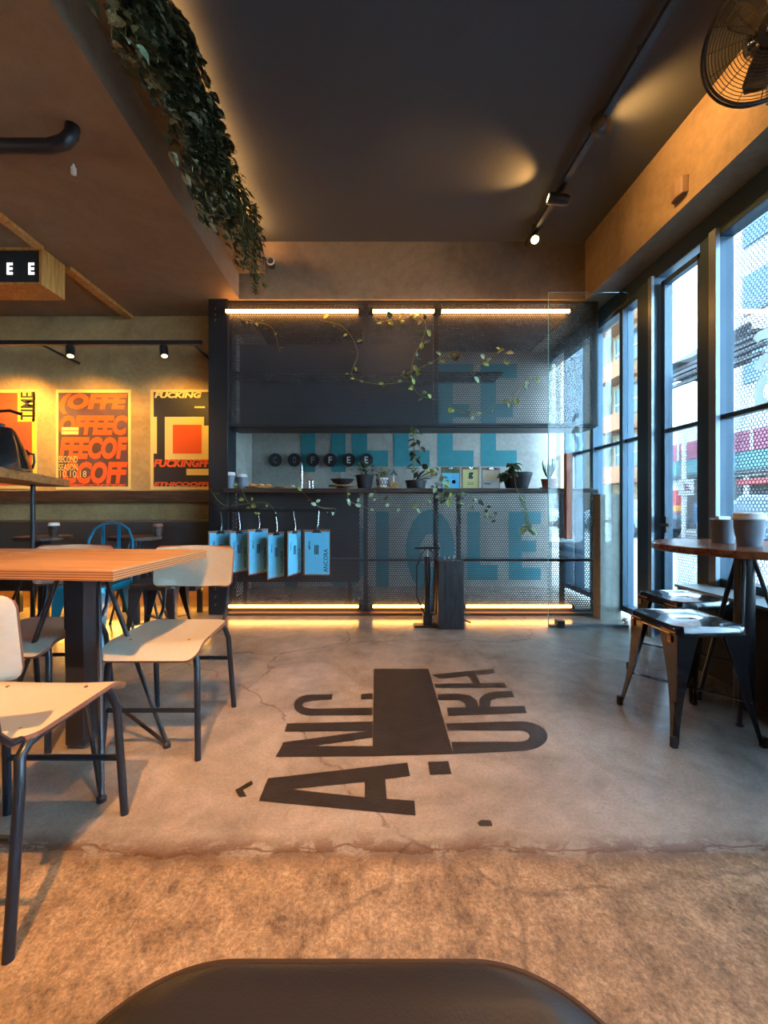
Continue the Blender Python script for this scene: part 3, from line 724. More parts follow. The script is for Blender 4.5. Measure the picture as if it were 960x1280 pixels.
obj('block', MB().box(-.035, .035, -.03, .03, 0, .06), M['plank'], t, bevel=.003)
obj('post', MB().tube([(0, 0, .06), (0, 0, .14)], .006, 8), M['white'], t)
obj('roof', MB().prism([(-.035, .12), (0, .175), (.035, .12), (.0, .135)], -.03, .03, mtx=Matrix.Rotation(PI/2, 4, 'X')), M['teal_fascia'], t)
t, c = pot(520, .10, .08, 'tall thin stemmed plant in a wide dark pot on the counter', M['pot_black'], YK+.03, taper=.85)
st, lf = MB(), MB(); R = random.Random(5)
pts = [Vector(c)+Vector((0, 0, dz)) for dz in (-.01,)]+[Vector((c[0]-.02+.0*i, c[1], c[2]+i*.055)) for i in range(9)]
st.tube(pts, .006, 6)
for p in pts[3:]:
    for k in range(3):
        a = R.uniform(0, 6.28); lf.leaf(p, (math.cos(a), math.sin(a)*.5, R.uniform(-.5, .4)), (0, 0, 1), R.uniform(.06, .11), .045, R.randrange(2))
for k in range(10):
    a = R.uniform(-.6, 1.0); lf.leaf(Vector(c), (math.cos(a), R.uniform(-.5, .5), abs(math.sin(a))+.3), (0, 0, 1), R.uniform(.12, .2), .045, 0)
obj('stems', st, M['stem'], t, world=True); obj('foliage', lf, [M['leaf_dark'], M['leaf_mid']], t, world=True)
# cards in front of small clip stands
def card(px, w, h, label, m, Y=3.79, deco=None, tilt=.1):
    x, y, z = onc(px, Y)
    t = thing('menu_card', label, 'card', (x, y, z), 0, 'menu cards standing on the counter')
    obj('clipboard', MB().box(-w/2-.008, w/2+.008, 0, .005, 0, h+.02), M['clipboard'], t)
    obj('paper', MB().box(-w/2, w/2, -.003, 0, .004, h), M[m], t)
    obj('clip', MB().box(-.02, .02, -.01, .008, h-.0, h+.025), M['steel'], t, bevel=.002)
    if deco: obj('print', deco(w, h), [M['ink'], M['poster_yellow'], M['leaf_mid']], t)
    return t
def deco1(w, h):
    m = MB(); m.box(-w/2, w/2, -.0045, -.003, h*.8, h, 2); m.lathe([(0, 0), (.018, 0)], n=12, mtx=Matrix.Translation((-.03, -.004, h*.35)) @ Matrix.Rotation(PI/2, 4, 'X')); m.lathe([(0, 0), (.018, 0)], n=12, mtx=Matrix.Translation((.03, -.004, h*.35)) @ Matrix.Rotation(PI/2, 4, 'X')); return m
def deco2(w, h):
    m = MB(); m.text('g', (-.02, -.0035, h*.5), (1, 0, 0), (0, 0, 1), .045, .06, 0, .04, .001); m.box(-.03, .03, -.0045, -.003, h*.2, h*.22); m.box(-.03, .03, -.0045, -.003, h*.28, h*.3); return m
def deco3(w, h):
    m = MB()
    for i in range(5): m.box(-w*.4, w*.4, -.0045, -.003, h*(.85-.09*i), h*(.88-.09*i), 1)
    m.text('Boleto', (-w*.4, -.0035, h*.22), (1, 0, 0), (0, 0, 1), w*.4, h*.1, 0, .04, .001); return m
card(563, .155, .175, 'light blue menu card with two dark figures on the counter', 'blue_paper', deco=deco1)
card(588, .14, .175, 'pale yellow menu card with one large dark letter on the counter', 'yellow_card', deco=deco2)
card(613.5, .15, .17, 'pinkish white menu card with yellow lines on the counter', 'pink_card', deco=deco3)
t, c = pot(646, .135, .15, 'large black pot with pale edged leaves trailing over the counter front', M['pot_black'], YK, taper=.72)
R = random.Random(8); st, lf = MB(), MB()
for k in range(6):
    a = R.uniform(PI*.9, PI*2.0); top = Vector(c)+Vector((.06*math.cos(a), -.04, .09)); e = Vector((c[0]+.17*math.cos(a), 3.69, c[2]-.02))
    st.tube([Vector(c), top, e], .003, 5)
    for p in (top, (top+e)/2, e):
        for j in range(2): lf.leaf(p, (R.uniform(-1, 1), -.6, R.uniform(-.8, .2)), (0, -.3, 1), R.uniform(.07, .12), .05, R.randrange(2))
v = [Vector(c)+Vector((-.05, -.05, .07)), Vector((c[0]-.07, 3.69, zc+.02))]+[Vector((c[0]-.06+.012*i, 3.68, zc-.05*i)) for i in range(1, 8)]
st.tube(v, .003, 5)
for p in v[2:]:
    lf.leaf(p, (R.uniform(.2, 1), -.4, -.8), (0, -.5, 1), .085, .045, 1)
for dx in (-.05, .03, .06): lf.leaf(v[-1]+Vector((0, 0, .02)), (dx*12, -.4, -.6), (0, -.5, 1), .12, .07, 2)
obj('stems', st, M['stem'], t, world=True); obj('foliage', lf, [M['leaf_dark'], M['leaf_mid'], M['leaf_pale']], t, world=True)
t, c = pot(686, .068, .085, 'small spiky aloe in a terracotta pot on a white saucer', M['terracotta'], YK, taper=.8, saucer=True)
lf = MB()
for k in range(9):
    a = k*2.4; lf.leaf(Vector(c), (math.cos(a)*.55, math.sin(a)*.55, 1), (math.cos(a), math.sin(a), .2), .17+.03*(k % 3), .022, 0, .6)
obj('foliage', lf, M['leaf_mid'], t, world=True)

# vines along counter front and inside the upper box
def vine(name, pts, label, n, L, mats, seed, Y, sag=0):
    R = random.Random(seed); w = [P(a, b, Y+R.uniform(-.02, .02)) for a, b in pts]
    path = []
    for i in range(len(w)-1):
        for k in range(8):
            tt = k/8; p0, p1, p2, p3 = w[max(i-1, 0)], w[i], w[i+1], w[min(i+2, len(w)-1)]
            path.append(.5*((2*p1)+(p2-p0)*tt+(2*p0-5*p1+4*p2-p3)*tt*tt+(3*p1-p0-3*p2+p3)*tt**3))
    path.append(w[-1])
    t = thing(name, label, 'vine', path[0])
    obj('stem', MB().tube(path, .0028, 5), M['stem'], t, world=True, smooth=True)
    lf = MB()
    for i in range(n):
        p = path[int((i+.5)/n*(len(path)-1))]
        d = Vector((R.uniform(-1, 1), R.uniform(-.7, .2), R.uniform(-1, .5))); l = L*R.uniform(.7, 1.25)
        q = p+d.normalized()*.02
        lf.leaf(q, d, (R.uniform(-.5, .5), -1, .3), l, l*R.uniform(.5, .75), R.randrange(len(mats)))
    obj('foliage', lf, [M[m] for m in mats], t, world=True)
    return t
FV = 3.70
vine('trailing_vine', [(300, 606), (308, 625), (316, 634), (314, 640)], 'short bright green sprig hanging off the counter above the clipboards', 7, .055, ['leaf_light', 'leaf_light', 'leaf_dark'], 21, FV)
vine('trailing_vine', [(370, 606), (385, 622), (400, 634), (420, 636)], 'short pale vine hanging off the counter near the steel bottle', 7, .045, ['leaf_light', 'leaf_pale', 'leaf_dark'], 22, FV)
vine('trailing_vine', [(434, 612), (436, 625), (450, 632), (463, 636)], 'thin curling vine hanging off the counter under the serving board', 6, .05, ['leaf_light', 'leaf_pale'], 23, FV)
vine('trailing_vine', [(468, 612), (474, 625), (490, 630), (512, 634), (528, 630), (540, 618)], 'long swagged vine hanging off the counter under the dark pots', 9, .05, ['leaf_light', 'leaf_pale', 'leaf_mid'], 24, FV)
vine('trailing_vine', [(548, 600), (545, 612), (560, 622), (580, 618), (600, 626), (610, 640), (622, 648)], 'dense leafy vine trailing off the counter below the menu cards', 26, .055, ['leaf_dark', 'leaf_mid', 'leaf_pale'], 25, FV)
vine('trailing_vine', [(535, 590), (545, 585), (552, 598), (556, 618), (575, 626), (590, 636)], 'leafy vine climbing past the light blue menu card', 22, .06, ['leaf_dark', 'leaf_mid', 'leaf_light'], 26, FV)
vine('trailing_vine', [(262, 610), (275, 628), (290, 632), (330, 628), (345, 640)], 'dark leafy vine at the left end of the counter', 16, .045, ['leaf_dark', 'leaf_dark', 'leaf_light'], 27, FV)
UV_ = YM-.03
vine('climbing_vine', [(470, 404), (488, 400), (505, 398), (520, 392), (532, 405), (528, 425), (518, 445), (514, 470), (522, 492), (545, 500)], 'long bright leafed vine winding down the upper mesh from the short tube light', 26, .06, ['leaf_light', 'leaf_mid', 'leaf_dark'], 31, UV_)
vine('climbing_vine', [(500, 470), (520, 462), (545, 450), (565, 440), (580, 445)], 'leafy vine crossing the middle of the upper mesh', 14, .06, ['leaf_mid', 'leaf_dark', 'leaf_light'], 32, UV_)
vine('climbing_vine', [(590, 470), (600, 455), (615, 446), (628, 438), (632, 455)], 'short vine with large round leaves at the right of the upper mesh', 9, .07, ['leaf_light', 'leaf_pale'], 33, UV_)
vine('climbing_vine', [(560, 505), (575, 515), (600, 518), (620, 505), (640, 500), (655, 478), (668, 470)], 'thin vine with pale leaves low on the upper mesh near the glass panel', 12, .06, ['leaf_pale', 'leaf_mid', 'leaf_light'], 34, UV_)
vine('climbing_vine', [(400, 400), (430, 410), (447, 440), (440, 470), (470, 480), (500, 478)], 'sparse dark vine on the left middle of the upper mesh', 13, .05, ['leaf_dark', 'leaf_mid', 'leaf_light'], 35, UV_)
vine('climbing_vine', [(300, 398), (318, 402), (340, 410), (350, 440)], 'small dim vine under the left tube light', 7, .045, ['leaf_mid', 'leaf_dark'], 36, UV_)
vine('climbing_vine', [(514, 530), (520, 545), (525, 560), (518, 575), (524, 590)], 'leafy shoot hanging down from the upper mesh box into the opening', 12, .06, ['leaf_dark', 'leaf_mid'], 37, UV_)

# round letter signs C O F F E E
for i, (px, ch) in enumerate(zip((344, 368, 391, 413, 436, 458), 'COFFEE')):
    c = P(px, 575, 5.08)
    t = thing('round_letter_sign', 'round black letter %s disc, %s of six on the concrete wall' % (ch, ('first', 'second', 'third', 'fourth', 'fifth', 'last')[i]), 'sign', (c.x, 5.1, c.z-.08), 0, 'round letter discs spelling a word')
    obj('disc', MB().lathe([(.082, 0), (.082, .02)], n=28, mtx=Matrix.Translation((c.x, 5.095, c.z)) @ Matrix.Rotation(PI/2, 4, 'X')), M['black_metal'], t, world=True)
    obj('letter', MB().text(ch, (c.x-.022, 5.0745, c.z-.04), (1, 0, 0), (0, 0, 1), .044, .08, 0, .01, .002), M['cup_grey'] if i < 3 else M['offwhite'], t, world=True)
    mm = MB().tube([(c.x, 5.096, c.z), (c.x, YC, c.z)], .006, 6); obj('pin', mm, M['black_metal'], t, world=True)

# clipboards on hooks along the counter front
rail = MB(); rail.box(-1.40, -.30, 3.68, 3.70, zz(640, 3.69), zz(636, 3.69))
for x in (-1.3, -.8, -.4): rail.box(x-.01, x+.01, 3.69, 3.83, zz(640, 3.69), zz(636, 3.69))
setp(obj('hook_rail', rail, M['black_metal']), 'thin black rail under the counter that carries the clipboards', 'rail')
cbs = [(263, 288, 666, 712, 283, 'leftmost of the six, half hidden behind the grey chair back'), (290, 307, 666, 714, 308, 'second of the six, partly behind the grey chair back'), (312, 334, 664, 716, 331, 'third of the six, wider and facing the room'), (336, 354, 668, 721, 354, 'fourth of the six and hanging lowest'), (361, 375, 666, 717, 376, 'fifth of the six, seen narrow and nearly edge on'), (379, 413, 665, 718, 396, 'rightmost and fully visible with large vertical lettering')]
for i, (xa, xb, ya, yb, hx, lab) in enumerate(cbs):
    a, b = P(xa, yb, 3.66), P(xb, ya, 3.66); w = b.x-a.x; hh = b.z-a.z; full = .235
    rz = 0 if i == 5 else math.acos(min(1, .8*w/full))
    t = thing('clipboard', 'blue menu clipboard, '+lab, 'clipboard', ((a.x+b.x)/2, 3.66, a.z-.01), rz, 'blue menu clipboards')
    W_ = full
    obj('board', MB().box(-W_/2, W_/2, 0, .004, 0, hh+.03), M['clipboard'], t, bevel=.002)
    obj('paper', MB().box(-W_/2+.012, W_/2-.006, -.003, -.0005, .012, hh+.012), M['blue_paper'], t)
    mm = MB(); mm.text('ANCORA', (W_/2-.02, -.0032, .03), (0, 0, 1), (-1, 0, 0), hh*.55, .038, 0, .01, .001)
    mm.text('MENU', (-W_/2+.06, -.0032, hh*.62), (0, 0, 1), (-1, 0, 0), hh*.2, .016, 0, .02, .001)
    for k in range(3): mm.box(-.02+k*.014, -.012+k*.014, -.0045, -.0032, hh*.5, hh*.72)
    obj('lettering', mm, M['ink'], t)
    cm = MB(); cm.prism([(-.045, 0), (.045, 0), (.022, .028), (-.022, .028)], -.008, .004, mtx=Matrix.Translation((0, -.003, hh+.002)) @ Matrix.Rotation(PI/2, 4, 'X'))
    obj('clip', cm, M['black_metal'], t)
    zt = zz(638, 3.69)-(a.z-.01)
    hk = MB().tube([(0, -.006, hh+.026), (.004, -.01, hh+.05), (.012, -.004, hh+.08), (.016, .02, zt-.01), (.016, .03, zt+.012), (.016, .045, zt+.002)], .0035, 6)
    obj('hook', hk, M['steel'], t, smooth=True)

# frameless glass panel with wooden handle
YG = 3.42
gp = thing('glass_panel', 'tall frameless glass panel in front of the mesh screen by the windows', 'glass panel', (1.8, YG, 0))
xa, xb = P(686, 0, YG).x, P(785, 0, YG).x
obj('pane', MB().box(xa, xb, YG, YG+.01, .02, 2.755), M['door_glass'], gp, world=True)
obj('edge', MB().box(xa-.003, xa, YG, YG+.01, .02, 2.755), M['glass_edge'], gp, world=True)
hm = MB(); a, b = P(706, 674, YG-.05), P(714, 567, YG-.05)
hm.box(a.x, b.x, YG-.075, YG-.035, a.z, b.z)
ho = obj('wooden_handle', hm, M['pink_wood'], gp, world=True, bevel=.006)
mm = MB()
for z in (a.z+.1, b.z-.1): mm.tube([((a.x+b.x)/2, YG-.04, z), ((a.x+b.x)/2, YG+.001, z)], .008, 8)
obj('handle_bolt', mm, M['steel'], ho)
a = P(700, 776, YG)
obj('floor_clamp', MB().box(a.x-.03, a.x+.03, YG-.03, YG+.04, 0, .06), M['black_metal'], gp, world=True, bevel=.005)
a = P(779, 772, YG)
tt = [(a.x+.02*math.cos(k*PI/8), YG-.02, .055+.02*math.sin(k*PI/8)) for k in range(16)]
obj('lock_ring', MB().tube(tt, .005, 6, closed=True).box(a.x-.008, a.x+.008, YG-.02, YG, .047, .063), M['steel'], gp, world=True, smooth=True)
fr2 = MB().box(xa, xb, YG-.01, YG+.02, 0, .02); obj('floor_rail', fr2, M['frame_light'], gp, world=True)

# floor pump with T handle, tall black box
x, y = -.0, 0
px0, py0 = G(531, 783)
pm = thing('floor_pump', 'black upright floor pump with a T handle before the mesh screen', 'pump', (px0+.02, py0, 0))
obj('foot_plate', MB().box(-.11, .10, -.05, .05, 0, .018).box(-.035, .035, -.035, .035, .018, .10), M['black_metal'], pm, bevel=.006)
obj('barrel', MB().tube([(0, 0, .09), (0, 0, .58)], .024, 14), M['black_metal'], pm, smooth=True)
obj('rod', MB().tube([(0, 0, .57), (0, 0, .635)], .007, 8), M['steel'], pm, smooth=True)
obj('handle', MB().tube([(-.105, 0, .645), (-.03, 0, .65), (.03, 0, .65), (.105, 0, .645)], [.009, .013, .013, .009], 10), M['tube'], pm, smooth=True)
obj('hose', MB().tube([(-.02, -.03, .1), (-.09, -.03, .25), (-.09, -.02, .5), (-.045, 0, .6), (-.0, 0, .66), (.06, .02, .6), (.09, .02, .4), (.07, 0, .1)], .006, 7), M['rubber'], pm, smooth=True)
xa, ya = G(548, 787); xb, _ = G(580, 787)
tb = thing('wooden_box', 'tall dark wooden box standing beside the floor pump', 'box', ((xa+xb)/2, ya+.10, 0))
w = xb-xa
obj('case', MB().box(-w/2, w/2, -.10, .10, 0, .55), M['black_stain'], tb, bevel=.004)
ln = MB(); ln.box(-w/2+.055, -w/2+.059, -.1025, -.10, .01, .54); ln.box(-.01, .06, -.1025, -.10, .44, .444)
obj('seam', ln, M['rubber'], tb)
tp = MB(); tp.tube([(.03, -.02, .55), (.03, -.02, .585)], .009, 8); tp.tube([(.0, .02, .55), (.0, .02, .58)], .009, 8); tp.tube([(-.04, .0, .55), (-.04, .0, .575)], .009, 8)
obj('knob', tp, M['steel'], tb, smooth=True)
ad = MB(); ad.tube([(w/2, -.05, .07), (w/2+.06, -.08, .05)], .006, 7); obj('latch', ad, M['black_metal'], tb)

# ------------------------------------------------------------------ floor lettering (painted)
fl = MB()
def fpoly(pts, z=.0014, crop=True):
    q = []
    for a, b in pts:
        X, Y = G(280+a/2.182, 800+b/2.182) if crop else G(a, b); q.append((X, Y, z))
    n = len(q)
    import mathutils.geometry as mg
    tri = mg.tessellate_polygon([[Vector(p) for p in q]])
    fl.add(q, [tuple(t) for t in tri])
fpoly([(95, 440), (120, 378), (500, 335), (508, 372), (384, 388), (185, 408), (384, 430), (443, 434), (520, 439), (523, 480)])      # A outline incl. gap
fpoly([(384, 388), (440, 379), (444, 434), (384, 430)], .0016)
fpoly([(140, 320), (158, 288), (262, 290), (405, 290), (405, 318)])
fpoly([(158, 288), (160, 280), (345, 255), (405, 248), (405, 267), (255, 289)])
fpoly([(165, 251), (172, 228), (405, 223), (405, 249)])
def ring(cx, cy, rxo, ryo, rxi, ryi, a0, a1, n=14):
    for k in range(n):
        t0 = a0+(a1-a0)*k/n; t1 = a0+(a1-a0)*(k+1)/n
        fpoly([(cx+rxi*math.cos(t0), cy-ryi*math.sin(t0)), (cx+rxo*math.cos(t0), cy-ryo*math.sin(t0)), (cx+rxo*math.cos(t1), cy-ryo*math.sin(t1)), (cx+rxi*math.cos(t1), cy-ryi*math.sin(t1))])
ring(236, 178, 46, 29, 22, 9, PI*.5, PI*1.5)
fpoly([(236, 188), (236, 207), (405, 206), (405, 185)]); fpoly([(236, 149), (236, 167), (294, 163), (297, 148)]); fpoly([(374, 148), (374, 163), (405, 162), (405, 146)])
fpoly([(409, 79), (558, 79), (626, 312), (405, 318)])                                                                        # solid block
fpoly([(605, 228), (612, 248), (805, 248), (805, 222)]); fpoly([(620, 278), (626, 312), (805, 304), (805, 278)])
ring(805, 263, 78, 41, 28, 15, -PI*.5, PI*.5, 20)
fpoly([(608, 185), (820, 180), (826, 200), (612, 208)])
fpoly([(582, 148), (640, 147), (672, 152), (690, 165), (694, 183), (660, 184), (655, 172), (640, 165), (584, 165)])
fpoly([(696, 183), (697, 160), (712, 147), (740, 141), (785, 139), (793, 157), (745, 159), (728, 166), (726, 182)])
fpoly([(565, 95), (735, 79), (741, 91), (590, 107)]); fpoly([(572, 120), (765, 117), (772, 131), (578, 132)]); fpoly([(665, 99), (688, 97), (700, 118), (680, 118.3)])
fpoly([(556, 333), (612, 331), (621, 367), (562, 369)])
fpoly([(30, 410), (75, 384), (80, 394), (52, 410), (62, 428), (42, 430)])
setp(obj('floor_lettering', fl, M['floor_paint']), 'large black painted logo and letters on the concrete floor', 'floor sign')
st = MB(); X, Y = G(607, 1029)
st.prism([(X+.02*math.cos(k*PI/4)*(1+.3*(k % 3)), Y+.013*math.sin(k*PI/4)*(1+.25*(k % 2))) for k in range(8)], 0, .0012)
setp(obj('floor_stain', st, M['floor_paint']), 'small dark paint blot on the floor right of the logo', 'stain')

# ------------------------------------------------------------------ chairs
def shell(mb, fn, nu, nv, th, mi_edge=1):
    """closed curved sheet: fn(u,v)->Vector, thickness th downward along the normal"""
    top = [[fn(i/nu, j/nv) for j in range(nv+1)] for i in range(nu+1)]
    nrm = [[None]*(nv+1) for _ in range(nu+1)]
    for i in range(nu+1):
        for j in range(nv+1):
            du = top[min(i+1, nu)][j]-top[max(i-1, 0)][j]; dv = top[i][min(j+1, nv)]-top[i][max(j-1, 0)]
            n = du.cross(dv); nrm[i][j] = n.normalized() if n.length > 1e-9 else Vector((0, 0, 1))
    W_ = nv+1; vs = [v for r in top for v in r]+[top[i][j]-nrm[i][j]*th for i in range(nu+1) for j in range(nv+1)]
    N = (nu+1)*W_; f1 = []; f2 = []
    for i in range(nu):
        for j in range(nv):
            a = i*W_+j; f1.append((a, a+W_, a+W_+1, a+1)); f2.append((N+a, N+a+1, N+a+W_+1, N+a+W_))
    edge = []
    loop = [i*W_ for i in range(nu+1)]+[nu*W_+j for j in range(1, W_)]+[i*W_+nv for i in range(nu-1, -1, -1)]+[j for j in range(nv-1, 0, -1)]
    for k in range(len(loop)):
        a, b = loop[k], loop[(k+1) % len(loop)]; edge.append((a, b, N+b, N+a))
    mb.add(vs, f1+f2+edge, 0)
    for k in range(len(edge)): mb.m[-1-k] = mi_edge
    return mb
def superbox(u, v, w0, w1, y0, y1, r):
    """map the unit square to a rounded rectangle, width w0 at y0, w1 at y1"""
    a = (u-.5)*2; y = y0+(y1-y0)*v
    w = (w0+(w1-w0)*v)/2
    d = min(y-y0, y1-y)
    if d < r: w = w-r+math.sqrt(max(0, r*r-(r-d)**2))
    return a*w, y
def ease(n, k): # denser towards both ends
    return .5-.5*math.cos(PI*k/n)
def make_chair(name, label, top, group=None):
    t = thing(name, label, 'chair', (0, 0, 0), 0, group)
    def seat(u, v):
        v = ease(1, v) if 0 < v < 1 else v
        x, y = superbox(u, v, .36, .39, -.17, .235, .045)
        z = .452-.012*math.sin(PI*v)*(1-(2*u-1)**2)+(.0 if v < .72 else -.05*((v-.72)/.28)**2)
        return Vector((x, y, z))
    obj('seat', shell(MB(), seat, 14, 20, .012), [top, M['ply']], t, smooth=True)
    def back(u, v):
        v = ease(1, v) if 0 < v < 1 else v
        x, z = superbox(u, v, .385, .395, .60, .80, .03)
        return Vector((x, -.232+.035*(2*u-1)**2-.03*(z-.6)/.2-.0, z))
    obj('backrest', shell(MB(), back, 16, 12, .011), [top, M['ply']], t, smooth=True)
    for s in (-1, 1):
        x = .165*s; fx = .19*s
        pts = [(fx*1.0, .20, 0), (x*1.08, .178, .36), (x, .165, .41), (x, .145, .432), (x, .11, .436), (x, -.10, .436), (x, -.15, .432), (x, -.175, .41), (x*1.08, -.19, .36), (fx, -.235, 0)]
        obj('leg_frame', MB().tube(pts, .0125, 10), M['tube'], t, smooth=True)
        pts = [(x*.95, .02, .434), (x*.95, -.12, .436), (x*.95, -.19, .45), (x*.95, -.225, .49), (x*.95, -.238, .56), (x*.95, -.250, .66), (x*.95, -.262, .74)]
        obj('back_support', MB().tube(pts, .0085, 8), M['tube'], t, smooth=True)
    for x, y, z in ((.178, .188, .19), (.178, -.214, .25), (.16, .1, .43), (.16, -.12, .43)):
        obj('stretcher', MB().tube([(-x, y, z), (x, y, z)], .0095, 8), M['tube'], t, smooth=True)
    sm = MB()
    for x, y in ((-.12, .12), (.12, .12), (-.12, -.12), (.12, -.12)): sm.lathe([(.006, .444), (.005, .4495), (0, .450)], (x, y, 0), 8)
    obj('screw', sm, M['worn_edge'], t)
    return t
chairA = make_chair('plywood_chair', 'cream topped tube legged chair nearest the camera, at the near side of the oak table', M['cream'], 'tube legged laminate chairs')
chairA.location = (-.985, 1.15, 0)
chairB = make_chair('plywood_chair', 'grey topped tube legged chair at the far right end of the oak table', M['greige'], 'tube legged laminate chairs')
chairB.location = (-.865, 1.835, 0); chairB.rotation_euler = (0, 0, PI)
clone(chairB, (-1.49, 1.88, 0), PI, 'grey topped chair behind the oak table, only the top of its back showing')

# ------------------------------------------------------------------ left tables
def make_table(name, label, w, d, h, top, edge, legs, th=.036):
    t = thing(name, label, 'table')
    tp = MB().box(-w/2, w/2, -d/2, d/2, h-th, h-.002, 1); tp.box(-w/2, w/2, -d/2, d/2, h-.002, h, 0)
    obj('tabletop', tp, [top, edge], t)
    obj('column', MB().box(-.04, .04, -.04, .04, .02, h-th).box(-.15, .15, -.15, .15, h-th-.008, h-th), M['black_metal'], t, bevel=.003)
    for fx, fy in legs:
        m = MB(); dv = Vector((fx, fy)).normalized(); p = Vector((-dv.y, dv.x))
        a = Vector((dv.x*.05+p.x*.05, dv.y*.05+p.y*.05, h-th-.01)); b = Vector((dv.x*.05-p.x*.05, dv.y*.05-p.y*.05, h-th-.01))
        f = Vector((fx, fy, .012)); k = Vector((dv.x*.045, dv.y*.045, .25))
        m.tube([a, f], .0095, 8); m.tube([k, f], .008, 8); m.lathe([(.016, 0), (.016, .014), (.010, .02)], (fx, fy, 0), 10)
        obj('leg', m, M['black_metal'], t, smooth=True)
    return t
tA = make_table('cafe_table', 'square oak topped table with plywood edge on black splayed legs', .76, .65, .785, M['table_top'], M['table_edge'], ((.32, -.30), (.36, .02), (-.32, .30), (-.36, -.02)))
tA.location = (-1.20, 1.735, 0); tA.rotation_euler = (0, 0, -math.radians(5)); tA['group'] = 'oak topped tables'
clone(tA, (-1.985, 1.775, 0), -math.radians(4), 'oak topped table joined to the left of the nearer one, cut by the photo edge')

# round dark tables and stools by the banquette
def round_table(name, label, r, h, top, legs, th=.03, mat_col='black_metal', colr=.04):
    t = thing(name, label, 'table')
    obj('tabletop', MB().lathe([(0, h-th), (r-.004, h-th), (r, h-th+.004), (r, h-.004), (r-.004, h), (0, h)], n=48), top, t, smooth=True)
    obj('column', MB().tube([(0, 0, .02), (0, 0, h-th)], colr, 14), M[mat_col], t, smooth=True)
    for fx, fy in legs:
        m = MB(); m.tube([(fx*.12, fy*.12, h-th-.005), (fx*.35, fy*.35, h*.72), (fx, fy, .01)], .010, 8)
        m.lathe([(.015, 0), (.012, .012)], (fx, fy, 0), 8)
        obj('leg', m, M[mat_col], t, smooth=True)
    return t
rt = round_table('round_table', 'small dark round table before the wall bench with a white lidded cup on it', .2, .75, M['dark_wood'], ((.22, .16), (-.22, .16), (.22, -.16), (-.22, -.16)))
rt.location = (-2.68, 3.42, 0); rt['group'] = 'round tables before the wall bench'
clone(rt, (-1.93, 3.42, 0), .3, 'small dark round table before the wall bench behind the teal chair')
def cup_at(x, y, z, label, h, r, body, lid):
    t = thing('takeaway_cup', label, 'cup', (x, y, z))
    obj('cup_body', MB().lathe([(0, 0), (r*.72, 0), (r*.95, h*.8)], n=20), M[body], t, smooth=True)
    obj('sleeve', MB().lathe([(r*.81, h*.30), (r*.93, h*.66), (r*.96, h*.66), (r*.84, h*.30)], n=20), M[body], t, smooth=True)
    obj('lid', MB().lathe([(r*1.02, h*.78), (r*1.05, h*.82), (r*.98, h*.85), (r*.95, h*.96), (r*.8, h), (0, h)], n=20), M[lid], t, smooth=True)
    return t
cup_at(-2.58, 3.40, .7505, 'white lidded dark cup on the round table by the wall bench', .11, .04, 'dark_wood', 'offwhite')
cup_at(-1.74, 3.42, .7505, 'brown lidded cup on the round table behind the teal chair', .10, .038, 'dark_wood', 'clipboard')
# plank shelf with coffee gear at the left edge
pa, pb = Vector((-1.98, 2.2)), Vector((-2.5, 3.47)); dv = (pb-pa).normalized(); nv = Vector((dv.y, -dv.x))*-1
pa = pa-dv*.5
bt = thing('bar_table', 'narrow high oak plank counter crossing in front of the TIME poster', 'counter', (-2.3, 2.8, 0))
m = MB(); W2 = .26
q = [pa, pb, pb-Vector((abs(nv.x), abs(nv.y)*1))*0, pa]
poly = [(pa.x, pa.y), (pb.x, pb.y), (pb.x-W2*.93, pb.y-W2*.38), (pa.x-W2*.93, pa.y-W2*.38)]
m.prism(poly, 1.155, 1.212); obj('plank_top', m, M['plank'], bt, world=True, bevel=.003)
m = MB()
for s, off in ((.42, .1), (.80, .1)):
    c = pa.lerp(pb, s); m.tube([(c.x-.13, c.y-.05, 0), (c.x-.13, c.y-.05, 1.155)], .016, 10); m.lathe([(.11, 0), (.11, .008), (.02, .02)], (c.x-.13, c.y-.05, 0), 20)
obj('leg', m, M['black_metal'], bt, world=True, smooth=True)
zt = 1.2125
c = P(36, 588, 2.98)
mk = thing('moka_pot', 'small black stovetop coffee pot with a side spout on the oak plank counter', 'coffee pot', (c.x-.045, c.y, zt))
obj('pot_body', MB().lathe([(0, 0), (.062, 0), (.055, .05), (.036, .10), (.034, .115), (.045, .165), (.042, .17)], n=10), M['black_gloss'], mk)
obj('lid', MB().lathe([(.044, .17), (.03, .188), (.008, .195), (.010, .21), (0, .215)], n=10), M['black_gloss'], mk)
obj('spout', MB().tube([(-.035, 0, .13), (-.065, 0, .165), (-.072, 0, .172)], [.02, .012, .006], 8), M['black_gloss'], mk, smooth=True)
obj('handle', MB().tube([(.04, 0, .16), (.08, 0, .155), (.085, 0, .10), (.07, 0, .05)], .008, 8), M['black_gloss'], mk, smooth=True)
kt = thing('kettle', 'black kettle with a tall arched handle on the oak plank counter', 'kettle', (-2.14, 2.42, zt))
obj('kettle_body', MB().lathe([(0, 0), (.14, 0), (.135, .03), (.10, .14), (.065, .22), (.05, .24), (0, .245)], n=28), M['black_gloss'], kt, smooth=True)
obj('handle', MB().tube([(-.10, 0, .16), (-.11, 0, .28), (-.05, 0, .335), (.05, 0, .34), (.11, 0, .32)], .009, 8), M['black_gloss'], kt, smooth=True)
obj('lid_knob', MB().lathe([(.012, .24), (.02, .26), (0, .268)], n=12), M['steel'], kt, smooth=True)

